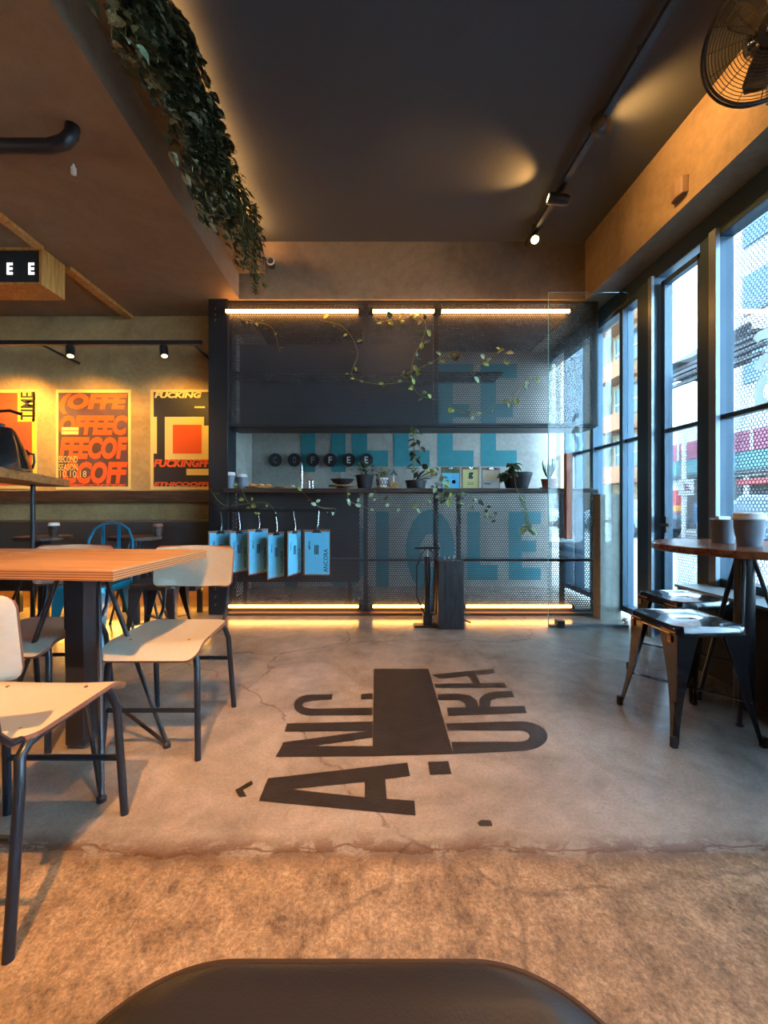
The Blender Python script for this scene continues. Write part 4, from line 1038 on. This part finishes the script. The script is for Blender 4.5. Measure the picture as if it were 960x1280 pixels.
# ------------------------------------------------------------------ pressed metal stools and teal chair
def tolix_leg(mb, sx, sy, top, foot, h, wt, wb, th=.004):
    """folded sheet leg: two tapered flanges meeting on the outer corner"""
    n = 8; rows = []
    for k in range(n+1):
        t = k/n; z = h*(1-t)+.012*t
        bow = .012*math.sin(PI*t)
        cx = sx*(top[0]+(foot[0]-top[0])*t-bow); cy = sy*(top[1]+(foot[1]-top[1])*t-bow)
        w = wb+(wt-wb)*(1-t)**1.8
        rows.append([(cx-sx*w, cy, z), (cx-sx*.006, cy, z), (cx, cy-sy*.006, z), (cx, cy-sy*w, z), (cx-sx*th, cy-sy*w, z), (cx-sx*th, cy-sy*(th+.004), z), (cx-sx*(th+.004), cy-sy*th, z), (cx-sx*w, cy-sy*th, z)])
    vs = [v for r in rows for v in r]; fs = []
    for k in range(n):
        for j in range(8): a = k*8; fs.append((a+j, a+(j+1) % 8, a+8+(j+1) % 8, a+8+j))
    fs += [tuple(range(8)), tuple(n*8+j for j in range(8))]
    return mb.add(vs, fs)
def rrect(w, d, r, n=6):
    out = []
    for cx, cy, a0 in ((w/2-r, d/2-r, 0), (-w/2+r, d/2-r, PI/2), (-w/2+r, -d/2+r, PI), (w/2-r, -d/2+r, 1.5*PI)):
        for k in range(n): a = a0+PI/2*k/(n-1); out.append((cx+r*math.cos(a), cy+r*math.sin(a)))
    return out
def metal_seat(w, h, slot=True):
    m = MB(); loops = [(rrect(w-.012, w-.012, .04), h-.045), (rrect(w, w, .045), h-.04), (rrect(w-.002, w-.002, .045), h-.008), (rrect(w-.014, w-.014, .04), h), (rrect(w-.05, w-.05, .03), h-.004), (rrect(.10, .034, .0169), h-.006), (rrect(.092, .026, .0129), h-.022)]
    n = len(loops[0][0]); vs = []; fs = []
    for lp, z in loops: vs += [(x, y, z) for x, y in lp]
    for i in range(len(loops)-1):
        for j in range(n): fs.append((i*n+j, i*n+(j+1) % n, (i+1)*n+(j+1) % n, (i+1)*n+j))
    return m.add(vs, fs)
def make_stool(name, label, h=.49, w=.32, f=.38, mt='black_gloss'):
    t = thing(name, label, 'stool')
    obj('seat', metal_seat(w, h), M[mt], t, smooth=True)
    for sx, sy in ((1, 1), (1, -1), (-1, 1), (-1, -1)):
        L = obj('leg', tolix_leg(MB(), sx, sy, (w/2-.006, w/2-.006), (f/2, f/2), h-.035, .10, .022), M[mt], t)
        obj('rubber_foot', MB().box(sx*(f/2)-.016 if sx > 0 else sx*f/2-.006, sx*f/2+.006 if sx > 0 else sx*f/2+.016, (sy*f/2-.016) if sy > 0 else sy*f/2-.006, sy*f/2+.006 if sy > 0 else sy*f/2+.016, 0, .045), M['rubber'], L, bevel=.003)
    b = MB()
    r = f/2-.028
    b.bar((-r, -r, .17), (r, r, .17), .022, .004); b.bar((-r, r, .174), (r, -r, .174), .022, .004)
    obj('cross_brace', b, M[mt], t)
    e = MB()
    for sx, sy in ((-1, -1), (-1, 1)):
        e.box(sx*w/2-.0008, sx*w/2+.0012, sy*(w/2-.05)-.045, sy*(w/2-.05)+.035, h-.028, h-.022); e.box(sx*w/2-.0012, sx*w/2+.001, sy*(w/2-.035)-.008, sy*(w/2-.035)+.012, h-.075, h-.045)
    obj('worn_edge', e, M['worn_edge'], t)
    return t
s1 = make_stool('metal_stool', 'glossy black pressed metal stool with a slotted seat, the nearer one beside the round table')
s1.location = (1.443, 1.905, 0); s1['group'] = 'black metal stools'
clone(s1, (1.775, 2.36, 0), math.radians(2), 'glossy black metal stool behind the nearer stool, close to the window ledge')
rt2 = round_table('round_table', 'round walnut topped cafe table on a dark column beside the window', .375, .81, M['walnut'], ((-.14, -.13), (.10, -.22), (-.12, .13), (.11, .14)), .034)
rt2.location = (1.82, 2.02, 0)
c = P(933, 682, 2.02)
cup_at(1.78, 1.95, .8105, 'grey and white takeaway cup on the round walnut table', .158, .062, 'cup_grey', 'offwhite')
jr = thing('napkin_holder', 'small dark metal napkin tin standing behind the takeaway cup', 'tin', (1.80, 2.12, .8105))
obj('tin_body', MB().lathe([(0, 0), (.045, 0), (.055, .12), (.05, .12), (.043, .01)], n=20), M['cup_grey'], jr, smooth=True)
obj('napkins', MB().box(-.03, .03, -.012, .012, .01, .135), M['offwhite'], jr)

tc_ = thing('metal_chair', 'teal blue pressed metal chair with a hooped back behind the oak table', 'chair', (-1.96, 2.95, 0), PI)
obj('seat', metal_seat(.36, .45), M['teal_metal'], tc_, smooth=True)
for sx, sy in ((1, 1), (1, -1), (-1, 1), (-1, -1)):
    obj('leg', tolix_leg(MB(), sx, sy, (.172, .172), (.20, .20), .42, .12, .022), M['teal_metal'], tc_)
hoop = [(-.17, -.17, .42), (-.172, -.185, .6), (-.165, -.2, .74), (-.13, -.21, .82), (-.07, -.215, .86), (0, -.217, .87), (.07, -.215, .86), (.13, -.21, .82), (.165, -.2, .74), (.172, -.185, .6), (.17, -.17, .42)]
obj('back_hoop', MB().tube(hoop, .010, 8), M['teal_metal'], tc_, smooth=True)
bs = MB()
for x in (-.06, .06): bs.box(x-.012, x+.012, -.205, -.199, .44, .85)
obj('back_slat', bs, M['teal_metal'], tc_)
sd = make_stool('metal_stool', 'dark metal stool below the wall bench table, left of the teal chair', .46, .32, .38, 'black_metal')
sd.location = (-2.92, 2.95, 0); sd['group'] = 'dark stools in front of the wall bench'
clone(sd, (-1.52, 3.02, 0), .1, 'dark metal stool right of the teal chair by the screen post')

# ------------------------------------------------------------------ foreground leather chair
ch = thing('leather_chair', 'black padded leather chair at the bottom edge of the photo, its rounded seat front showing', 'chair', (0, .25, 0))
def pad(u, v):
    v2 = ease(1, v) if 0 < v < 1 else v
    x, y = superbox(u, v2, .56, .62, -.02, .50, .17)
    ed = min(1, min(u, 1-u)*9)*min(1, min(v2, 1-v2)*9)
    return Vector((x-.02, y, .448+.022*math.sqrt(max(0, ed))))
o = obj('seat', shell(MB(), pad, 44, 72, .06), [M['leather'], M['leather']], ch, world=True, smooth=True)
pl = []
for k in range(64):
    a = 2*PI*k/64
    # walk the pad outline
    def outline(t):
        v = t*2 if t < .5 else 2-t*2
        x, y = superbox(1 if t < .5 else 0, ease(1, v) if 0 < v < 1 else v, .56, .62, -.02, .50, .17); return (x-.02, y)
pts = [outline(k/200) for k in range(200)]
obj('piping', MB().tube([(x, y, .450) for x, y in pts], .004, 6, closed=True), M['piping'], ch, world=True, smooth=True)
for sx in (-1, 1):
    for y in (.04, .42):
        obj('leg', MB().tube([(sx*.19-.045, y, .40), (sx*.21-.045, y+(.02 if y > .2 else -.03), 0)], [.018, .012], 10), M['black_metal'], ch, world=True, smooth=True)
def bk(u, v):
    x, z = superbox(u, v, .46, .42, .50, .84, .09)
    return Vector((x-.045, -.09+.05*(2*u-1)**2-.08*(z-.5), z))
obj('backrest', shell(MB(), bk, 24, 20, -.04), [M['leather'], M['leather']], ch, world=True, smooth=True)
m = MB()
for sx in (-1, 1): m.tube([(sx*.15-.045, .1, .39), (sx*.15-.045, -.05, .40), (sx*.15-.045, -.075, .47), (sx*.15-.045, -.11, .65)], .011, 8)
obj('back_support', m, M['black_metal'], ch, world=True, smooth=True)

# ------------------------------------------------------------------ ceiling track with spots, fan, small devices
trk = MB(); trk.box(1.40, 1.44, .2, 3.76, 3.345, 3.375)
for y in (.6, 2.2, 3.6): trk.tube([(1.42, y, 3.375), (1.42, y, ZC)], .008, 8)
setp(obj('lighting_track', trk, M['black_metal']), 'black lighting track hung under the black ceiling near the windows', 'lighting track')
WS = (1, .46, .12)
t, d = spot_head('ceiling_spotlight', (1.42, 2.56, 3.345), (1.62, 2.75, 3.42), 'round black ceiling spotlight nearest the window header', M['bulb_dim'], .055, .10, 'spotlights on the ceiling track', .0)
t, d = spot_head('ceiling_spotlight', (1.42, 3.12, 3.345), (1.05, 3.15, 3.42), 'black ceiling spotlight seen sideways in the middle of the track', M['bulb_dim'], .04, .16, 'spotlights on the ceiling track', .05)
c = P(669, 301, 3.60)
t, d = spot_head('ceiling_spotlight', (c.x, 3.60, 3.345), (.2, .8, 1.9), 'glowing ceiling spotlight at the far end of the track', M['bulb'], .042, .12, 'spotlights on the ceiling track', .05)
light('SPOT', 'far_spot_light', (c.x, 3.52, 3.22), 60, WARM, (.3, 1.4, 0), .04, 75, .8)
# wall fan
fc = P(962, 42, 1.8)
fan = thing('wall_fan', 'round black wall fan with a wire guard in the top right corner', 'fan', (XR, fc.y, fc.z))
ax = Vector((-.35, -.75, -.45)).normalized(); Q = Matrix.Translation(fc) @ ax.to_track_quat('Z', 'Y').to_matrix().to_4x4()
m = MB()
def fring(r, z, rad=.0035, n=48): return [Q @ Vector((r*math.cos(2*PI*k/n), r*math.sin(2*PI*k/n), z)) for k in range(n)]
for r, z in ((.235, 0), (.23, .03)): m.tube(fring(r, z), .006, 6, closed=True)
for k in range(16):
    r = .06+.0112*k; m.tube(fring(r, .06-.05*(r/.26)**2, n=36), .0014, 4, closed=True)
for k in range(16):
    a = 2*PI*k/16; m.tube([Q @ Vector((r*math.cos(a), r*math.sin(a), .06-.05*(r/.26)**2)) for r in (.05, .12, .19, .232)], .002, 4)
obj('wire_guard', m, M['black_metal'], fan, world=True)
obj('motor_hub', MB().lathe([(0, -.12), (.05, -.12), (.07, -.08), (.07, -.02), (.04, 0), (.04, .03), (.065, .05), (.06, .065), (0, .07)], n=24, mtx=Q), M['black_gloss'], fan, world=True, smooth=True)
m = MB()
for k in range(3):
    a = 2*PI*k/3+.4
    vs = []
    for r, w in ((.04, .03), (.10, .045), (.16, .05), (.19, .035)):
        for s in (-1, 1): vs.append(Q @ Vector((r*math.cos(a)-s*w*math.sin(a), r*math.sin(a)+s*w*math.cos(a), .015+s*.02)))
    b = MB().add(vs, [(0, 2, 3, 1), (2, 4, 5, 3), (4, 6, 7, 5)])
    obj('blade', b, M['black_metal'], fan, world=True, solid=.002)
m = MB(); bk0 = Q @ Vector((0, 0, -.11)); m.tube([bk0, bk0+Vector((.05, .08, 0)), (XR-.02, fc.y+.2, fc.z)], .014, 8); m.box(XR-.02, XR, fc.y+.14, fc.y+.26, fc.z-.06, fc.z+.06)
obj('wall_bracket', m, M['black_metal'], fan, world=True)
m = MB().lathe([(.0, .085), (.014, .08), (.018, .07)], n=12, mtx=Q @ Matrix.Translation((-.0, .01, 0))); m.bar(Q @ Vector((-.03, 0, .072)), Q @ Vector((.03, .005, .072)), .012, .006)
obj('badge', m, M['worn_edge'], fan, world=True)
# small device on the header
y = 2.64; z = 3.0
m = MB().prism([(XR, y-.06), (XR-.035, y-.05), (XR-.045, y), (XR-.035, y+.05), (XR, y+.06)], z-.05, z+.06)
sd_ = setp(obj('wall_sensor', m, mat('sensor_plastic', (120, 104, 92), .5), bevel=.005), 'small rounded sensor box on the concrete header above the windows', 'sensor')
# camera with white ring
c = P(338, 326, 3.74)
cc = thing('security_camera', 'small camera with a white ring at the end of the planter trough', 'camera', (c.x, YB, c.z))
obj('camera_body', MB().tube([(c.x-.005, YB-.01, c.z), (c.x, 3.745, c.z)], .036, 16).box(c.x-.02, c.x+.02, 3.80, YB-.001, c.z-.03, c.z+.03), M['black_gloss'], cc, world=True, smooth=True)
obj('ring', MB().tube([(c.x+.032*math.cos(k*PI/12), 3.742, c.z+.032*math.sin(k*PI/12)) for k in range(24)], .006, 6, closed=True), M['white'], cc, world=True, smooth=True)

# ------------------------------------------------------------------ the street outside
zg = -.12
struct('ground', MB().box(2.32, 9.0, -6, 40, zg-.1, zg), M['pavement'])
struct('road', MB().box(9.0, 13.0, -6, 60, zg-.14, zg-.04), M['asphalt'])
struct('pavement_far', MB().box(13.0, 24.0, -6, 60, zg-.1, zg), M['pavement'])
struct('ground_rear', MB().box(-6, 2.32, 5.3, 40, zg-.1, zg), M['pavement'])
XF = 14.0
# tall beige block
b1 = thing('apartment_building', 'tall beige apartment block with orange balconies across the street', 'building', (17, 28, zg))
obj('wall', MB().box(XF, 15.0, 21, 40, zg, 22), M['beige'], b1, world=True)
rib = MB()
for y in (24.0, 26.5, 30.5): rib.box(XF-.35, XF, y, y+.9, 0, 22)
obj('pilaster', rib, M['grey_render'], b1, world=True)
for k in range(7):
    z = 2.2+2.8*k
    bal = obj('balcony', MB().box(XF-1.0, XF, 21.3, 23.8, z, z+.18).box(XF-1.0, XF-.9, 21.3, 23.8, z+.18, z+.9), M['brick_orange'], b1, world=True)
    obj('window_band', MB().box(XF-.06, XF, 21.5, 23.6, z+.9, z+2.5), M['far_glass'], b1, world=True)
    mu = MB()
    for y in (21.5, 22.0, 22.5, 23.0, 23.55): mu.box(XF-.1, XF-.06, y, y+.06, z+.9, z+2.5)
    mu.box(XF-.1, XF-.06, 21.5, 23.6, z+1.6, z+1.68)
    obj('window_bars', mu, M['far_white'], b1, world=True)
    f = obj('window', MB().box(XF-.06, XF, 28.3, 29.7, z+.8, z+2.2), M['far_glass'], b1, world=True)
    f = obj('window', MB().box(XF-.06, XF, 32.2, 34.2, z+.8, z+2.2), M['far_glass'], b1, world=True)
# low shops with coloured fascia
b2 = thing('shop_building', 'low row of shops with a magenta fascia across the street', 'building', (17, 15, zg))
obj('wall', MB().box(XF, 20, 4, 21, zg, 4.6), M['far_white'], b2, world=True)
obj('magenta_fascia', MB().box(XF-.15, XF, 12.0, 21, 3.0, 3.75), M['magenta'], b2, world=True)
sl = MB()
for y in (13.2, 15.0, 16.8, 18.6): sl.box(XF-.17, XF-.15, y, y+.12, 3.0, 3.75)
obj('fascia_joint', sl, M['far_white'], b2, world=True)
obj('teal_fascia', MB().box(XF-.12, XF, 12.0, 21, 2.35, 3.0), M['teal_fascia'], b2, world=True)
obj('dark_lintel', MB().box(XF-.3, XF, 4, 21, 2.2, 2.3), M['canopy_steel'], b2, world=True)
for y0, y1 in ((12.2, 13.6), (13.9, 15.3), (15.6, 17.0), (17.3, 18.3), (19.6, 20.8)):
    obj('shop_window', MB().box(XF-.04, XF, y0, y1, .0, 2.1), M['shop_dark'], b2, world=True)
rs = obj('shop_panel', MB().box(XF-.1, XF, 18.5, 19.5, .0, 1.7), M['red_sign'], b2, world=True)
obj('panel_band', MB().box(XF-.12, XF-.1, 18.5, 19.5, .75, 1.0), M['yellow_sign'], rs)
obj('red_awning', MB().box(XF-.5, XF, 13.9, 15.3, 1.75, 1.95), M['red_sign'], b2, world=True)
obj('blue_poster', MB().box(XF-.08, XF, 17.3, 17.9, .2, 1.1), M['far_blue'], b2, world=True)
# white block above the shops
b3 = thing('white_building', 'pale apartment block with blue windows rising behind the shops', 'building', (17, 9, zg))
obj('wall', MB().box(XF+1.5, 22, -2, 18.2, 4.6, 20), M['far_white'], b3, world=True)
for k in range(5):
    for y0 in (9.5, 12.2, 14.9):
        f = obj('window', MB().box(XF+1.42, XF+1.5, y0+1, y0+2.3, 6+2.8*k, 7.6+2.8*k), M['far_blue'], b3, world=True)
# slatted canopy
cy = thing('slatted_canopy', 'grey slatted steel canopy over the far pavement', 'canopy', (10.5, 13, zg))
m = MB()
for i, z in enumerate((4.85, 5.1, 5.3, 5.5)): m.box(9.9+i*.12, 10.05+i*.12, 10.6, 15.2, z, z+.09)
obj('slat', m, M['canopy_steel'], cy, world=True)
obj('roof', MB().prism([(9.9, 5.62), (10.4, 5.8), (12.2, 6.9), (12.3, 6.9), (12.3, 5.62)], -15.2, -13.4, mtx=Matrix.Rotation(PI/2, 4, 'X')), M['canopy_steel'], cy, world=True)
m = MB()
for y in (10.8, 15.0): m.box(12.2, 12.32, y, y+.1, zg-.04, 5.62)
m.box(9.9, 12.3, 10.8, 10.9, 5.5, 5.6); m.box(9.9, 12.3, 15.0, 15.1, 5.5, 5.6)
obj('post', m, M['canopy_steel'], cy, world=True)
# pole sign
c = P(855, 609, 12.5)
ps = thing('street_sign', 'small square no parking sign on a white pole across the street', 'street sign', (c.x, 12.5, zg))
obj('pole', MB().tube([(c.x, 12.5, zg), (c.x, 12.5, 3.1)], .06, 8), M['far_white'], ps, world=True)
obj('sign_plate', MB().box(c.x-.22, c.x+.22, 12.4, 12.43, c.z-.24, c.z+.24), M['far_white'], ps, world=True)
m = MB(); m.text('E', (c.x-.06, 12.398, c.z-.1), (1, 0, 0), (0, 0, 1), .13, .2, 0, .02, .001); m.bar((c.x-.12, 12.395, c.z+.13), (c.x+.12, 12.395, c.z-.13), .03, .004)
obj('sign_print', m, M['magenta'], ps, world=True)
# cars
def make_car(name, label, paint):
    t = thing(name, label, 'car', (0, 0, 0), 0, 'cars parked across the street')
    R_ = Matrix.Rotation(PI/2, 4, 'X')
    body = [(-2.1, .35), (-2.15, .7), (-1.9, .88), (-1.2, .95), (-.6, 1.38), (.7, 1.42), (1.35, .98), (2.0, .9), (2.12, .6), (2.1, .35)]
    obj('body', MB().prism(body, -.82, .82, mtx=R_), M[paint], t, bevel=.04)
    obj('window', MB().prism([(-1.05, .96), (-.55, 1.3), (.62, 1.34), (1.15, .99)], -.83, .83, mtx=R_), M['far_glass'], t)
    for x in (-1.35, 1.35):
        for y in (-.83, .66): obj('wheel', MB().lathe([(.1, 0), (.31, 0), (.33, .03), (.33, .14), (.31, .17), (.1, .17)], n=20, mtx=Matrix.Translation((x, y, .33)) @ Matrix.Rotation(-PI/2, 4, 'X')), M['rubber'], t, smooth=True)
    return t
car = make_car('car', 'silver blue car parked across the street, seen past the glass panel', 'car_white'); car.location = (10.3, 16.5, zg-.04); car.rotation_euler = (0, 0, PI/2)
c2 = clone(car, (10.3, 22.5, zg-.04), PI/2, 'second silver blue car parked farther along the street')
c3 = make_car('car', 'blue car parked across the street behind the takeaway cup', 'car_blue'); c3.location = (10.0, 9.6, zg-.04); c3.rotation_euler = (0, 0, PI/2)
# wooden utility pole and tree-free street lamp not visible; thin cables
m = MB(); m.tube([(9.2, 16, 4.0), (9.2, 19, 3.1), (9.2, 22, 2.9)], .03, 5)

# ------------------------------------------------------------------ lights
w = bpy.data.worlds.new('World'); sc.world = w; w.use_nodes = True
nt = w.node_tree; bg = nt.nodes['Background']
tcw = nt.nodes.new('ShaderNodeTexCoord'); sp_ = nt.nodes.new('ShaderNodeSeparateXYZ'); nt.links.new(tcw.outputs['Generated'], sp_.inputs[0])
rp = nt.nodes.new('ShaderNodeValToRGB'); nt.links.new(sp_.outputs['Z'], rp.inputs['Fac'])
rp.color_ramp.elements[0].color = (.46, .75, 1, 1); rp.color_ramp.elements[1].color = (.36, .66, 1, 1); rp.color_ramp.elements[1].position = .9
nt.links.new(rp.outputs['Color'], bg.inputs['Color']); bg.inputs['Strength'].default_value = 24
# warm ceiling spot above and behind the camera, then an added floor fill
light('SPOT', 'ceiling_lamp_near', (-.35, -.45, 3.3), 780, (1, .43, .10), (-.62, 1.0, 0), .015, 66, 1.0)
light('SPOT', 'mid_floor_fill', (-.1, 1.2, 3.3), 240, (1, .46, .14), (-.7, 2.1, 0), .05, 62, 1.0)  # unseen spot added to warm the middle of the floor
light('SUN', 'afternoon_sun', (-10, 0, 20), 6, (1, .86, .68), (0, 4, 9), .01)
# header wall wash, ceiling scallops
light('SPOT', 'header_wash', (1.42, 2.40, 3.28), 46, WS, (1.98, 2.5, 3.15), .04, 130, 1.0)
light('SPOT', 'header_wash_near', (1.42, 1.3, 3.28), 46, WS, (1.98, 1.5, 3.1), .04, 130, 1.0)
light('SPOT', 'ceiling_scallop', (1.28, 3.10, 3.25), 26, WS, (1.03, 3.03, 3.424), .02, 72, .9)
light('SPOT', 'ceiling_scallop_near', (1.50, 2.56, 3.27), 9, WS, (1.60, 2.52, 3.424), .02, 80, .9)
light('SPOT', 'beam_wash', (.4, 2.0, 3.1), 26, WARM, (.2, YB, 3.0), .05, 70, 1.0)
# trough strip lighting the ceiling edge
light('AREA', 'trough_strip_light', (XT-.05, 1.2, 3.285), 34, (1, .46, .14), (XT+.10, 1.2, 3.424), 5.0, sy=.04)
# unseen fill light added in place of floor bounce on the left soffit
light('POINT', 'left_soffit_fill', (-3.0, .9, 2.0), 20, (1, .76, .5), size=.15)
light('AREA', 'bench_strip_light', (-3.0, 4.05, .20), 22, (1, .46, .07), (-3.0, 3.8, 0), 2.9, sy=.04)

# ------------------------------------------------------------------ camera
cam = bpy.data.cameras.new('Camera'); co = bpy.data.objects.new('Camera', cam); col.objects.link(co)
co.location = (0, 0, 1.0); co.rotation_euler = (PI/2, 0, 0)
cam.sensor_fit = 'HORIZONTAL'; cam.sensor_width = 36; cam.lens = 36*F/960
cam.shift_x = (480-CX)/960; cam.shift_y = -(640-CY)/960
cam.clip_start = .01; cam.clip_end = 200
sc.camera = co
sc.view_settings.view_transform = 'Standard'; sc.view_settings.look = 'None'; sc.view_settings.gamma = 1; sc.view_settings.use_curve_mapping = False
sc.view_settings.exposure = 0.3
sc.cycles.max_bounces = 10; sc.cycles.diffuse_bounces = 4; sc.cycles.transparent_max_bounces = 24; sc.cycles.glossy_bounces = 4
sc.cycles.use_denoising = True; sc.cycles.caustics_reflective = False; sc.cycles.sample_clamp_indirect = 6
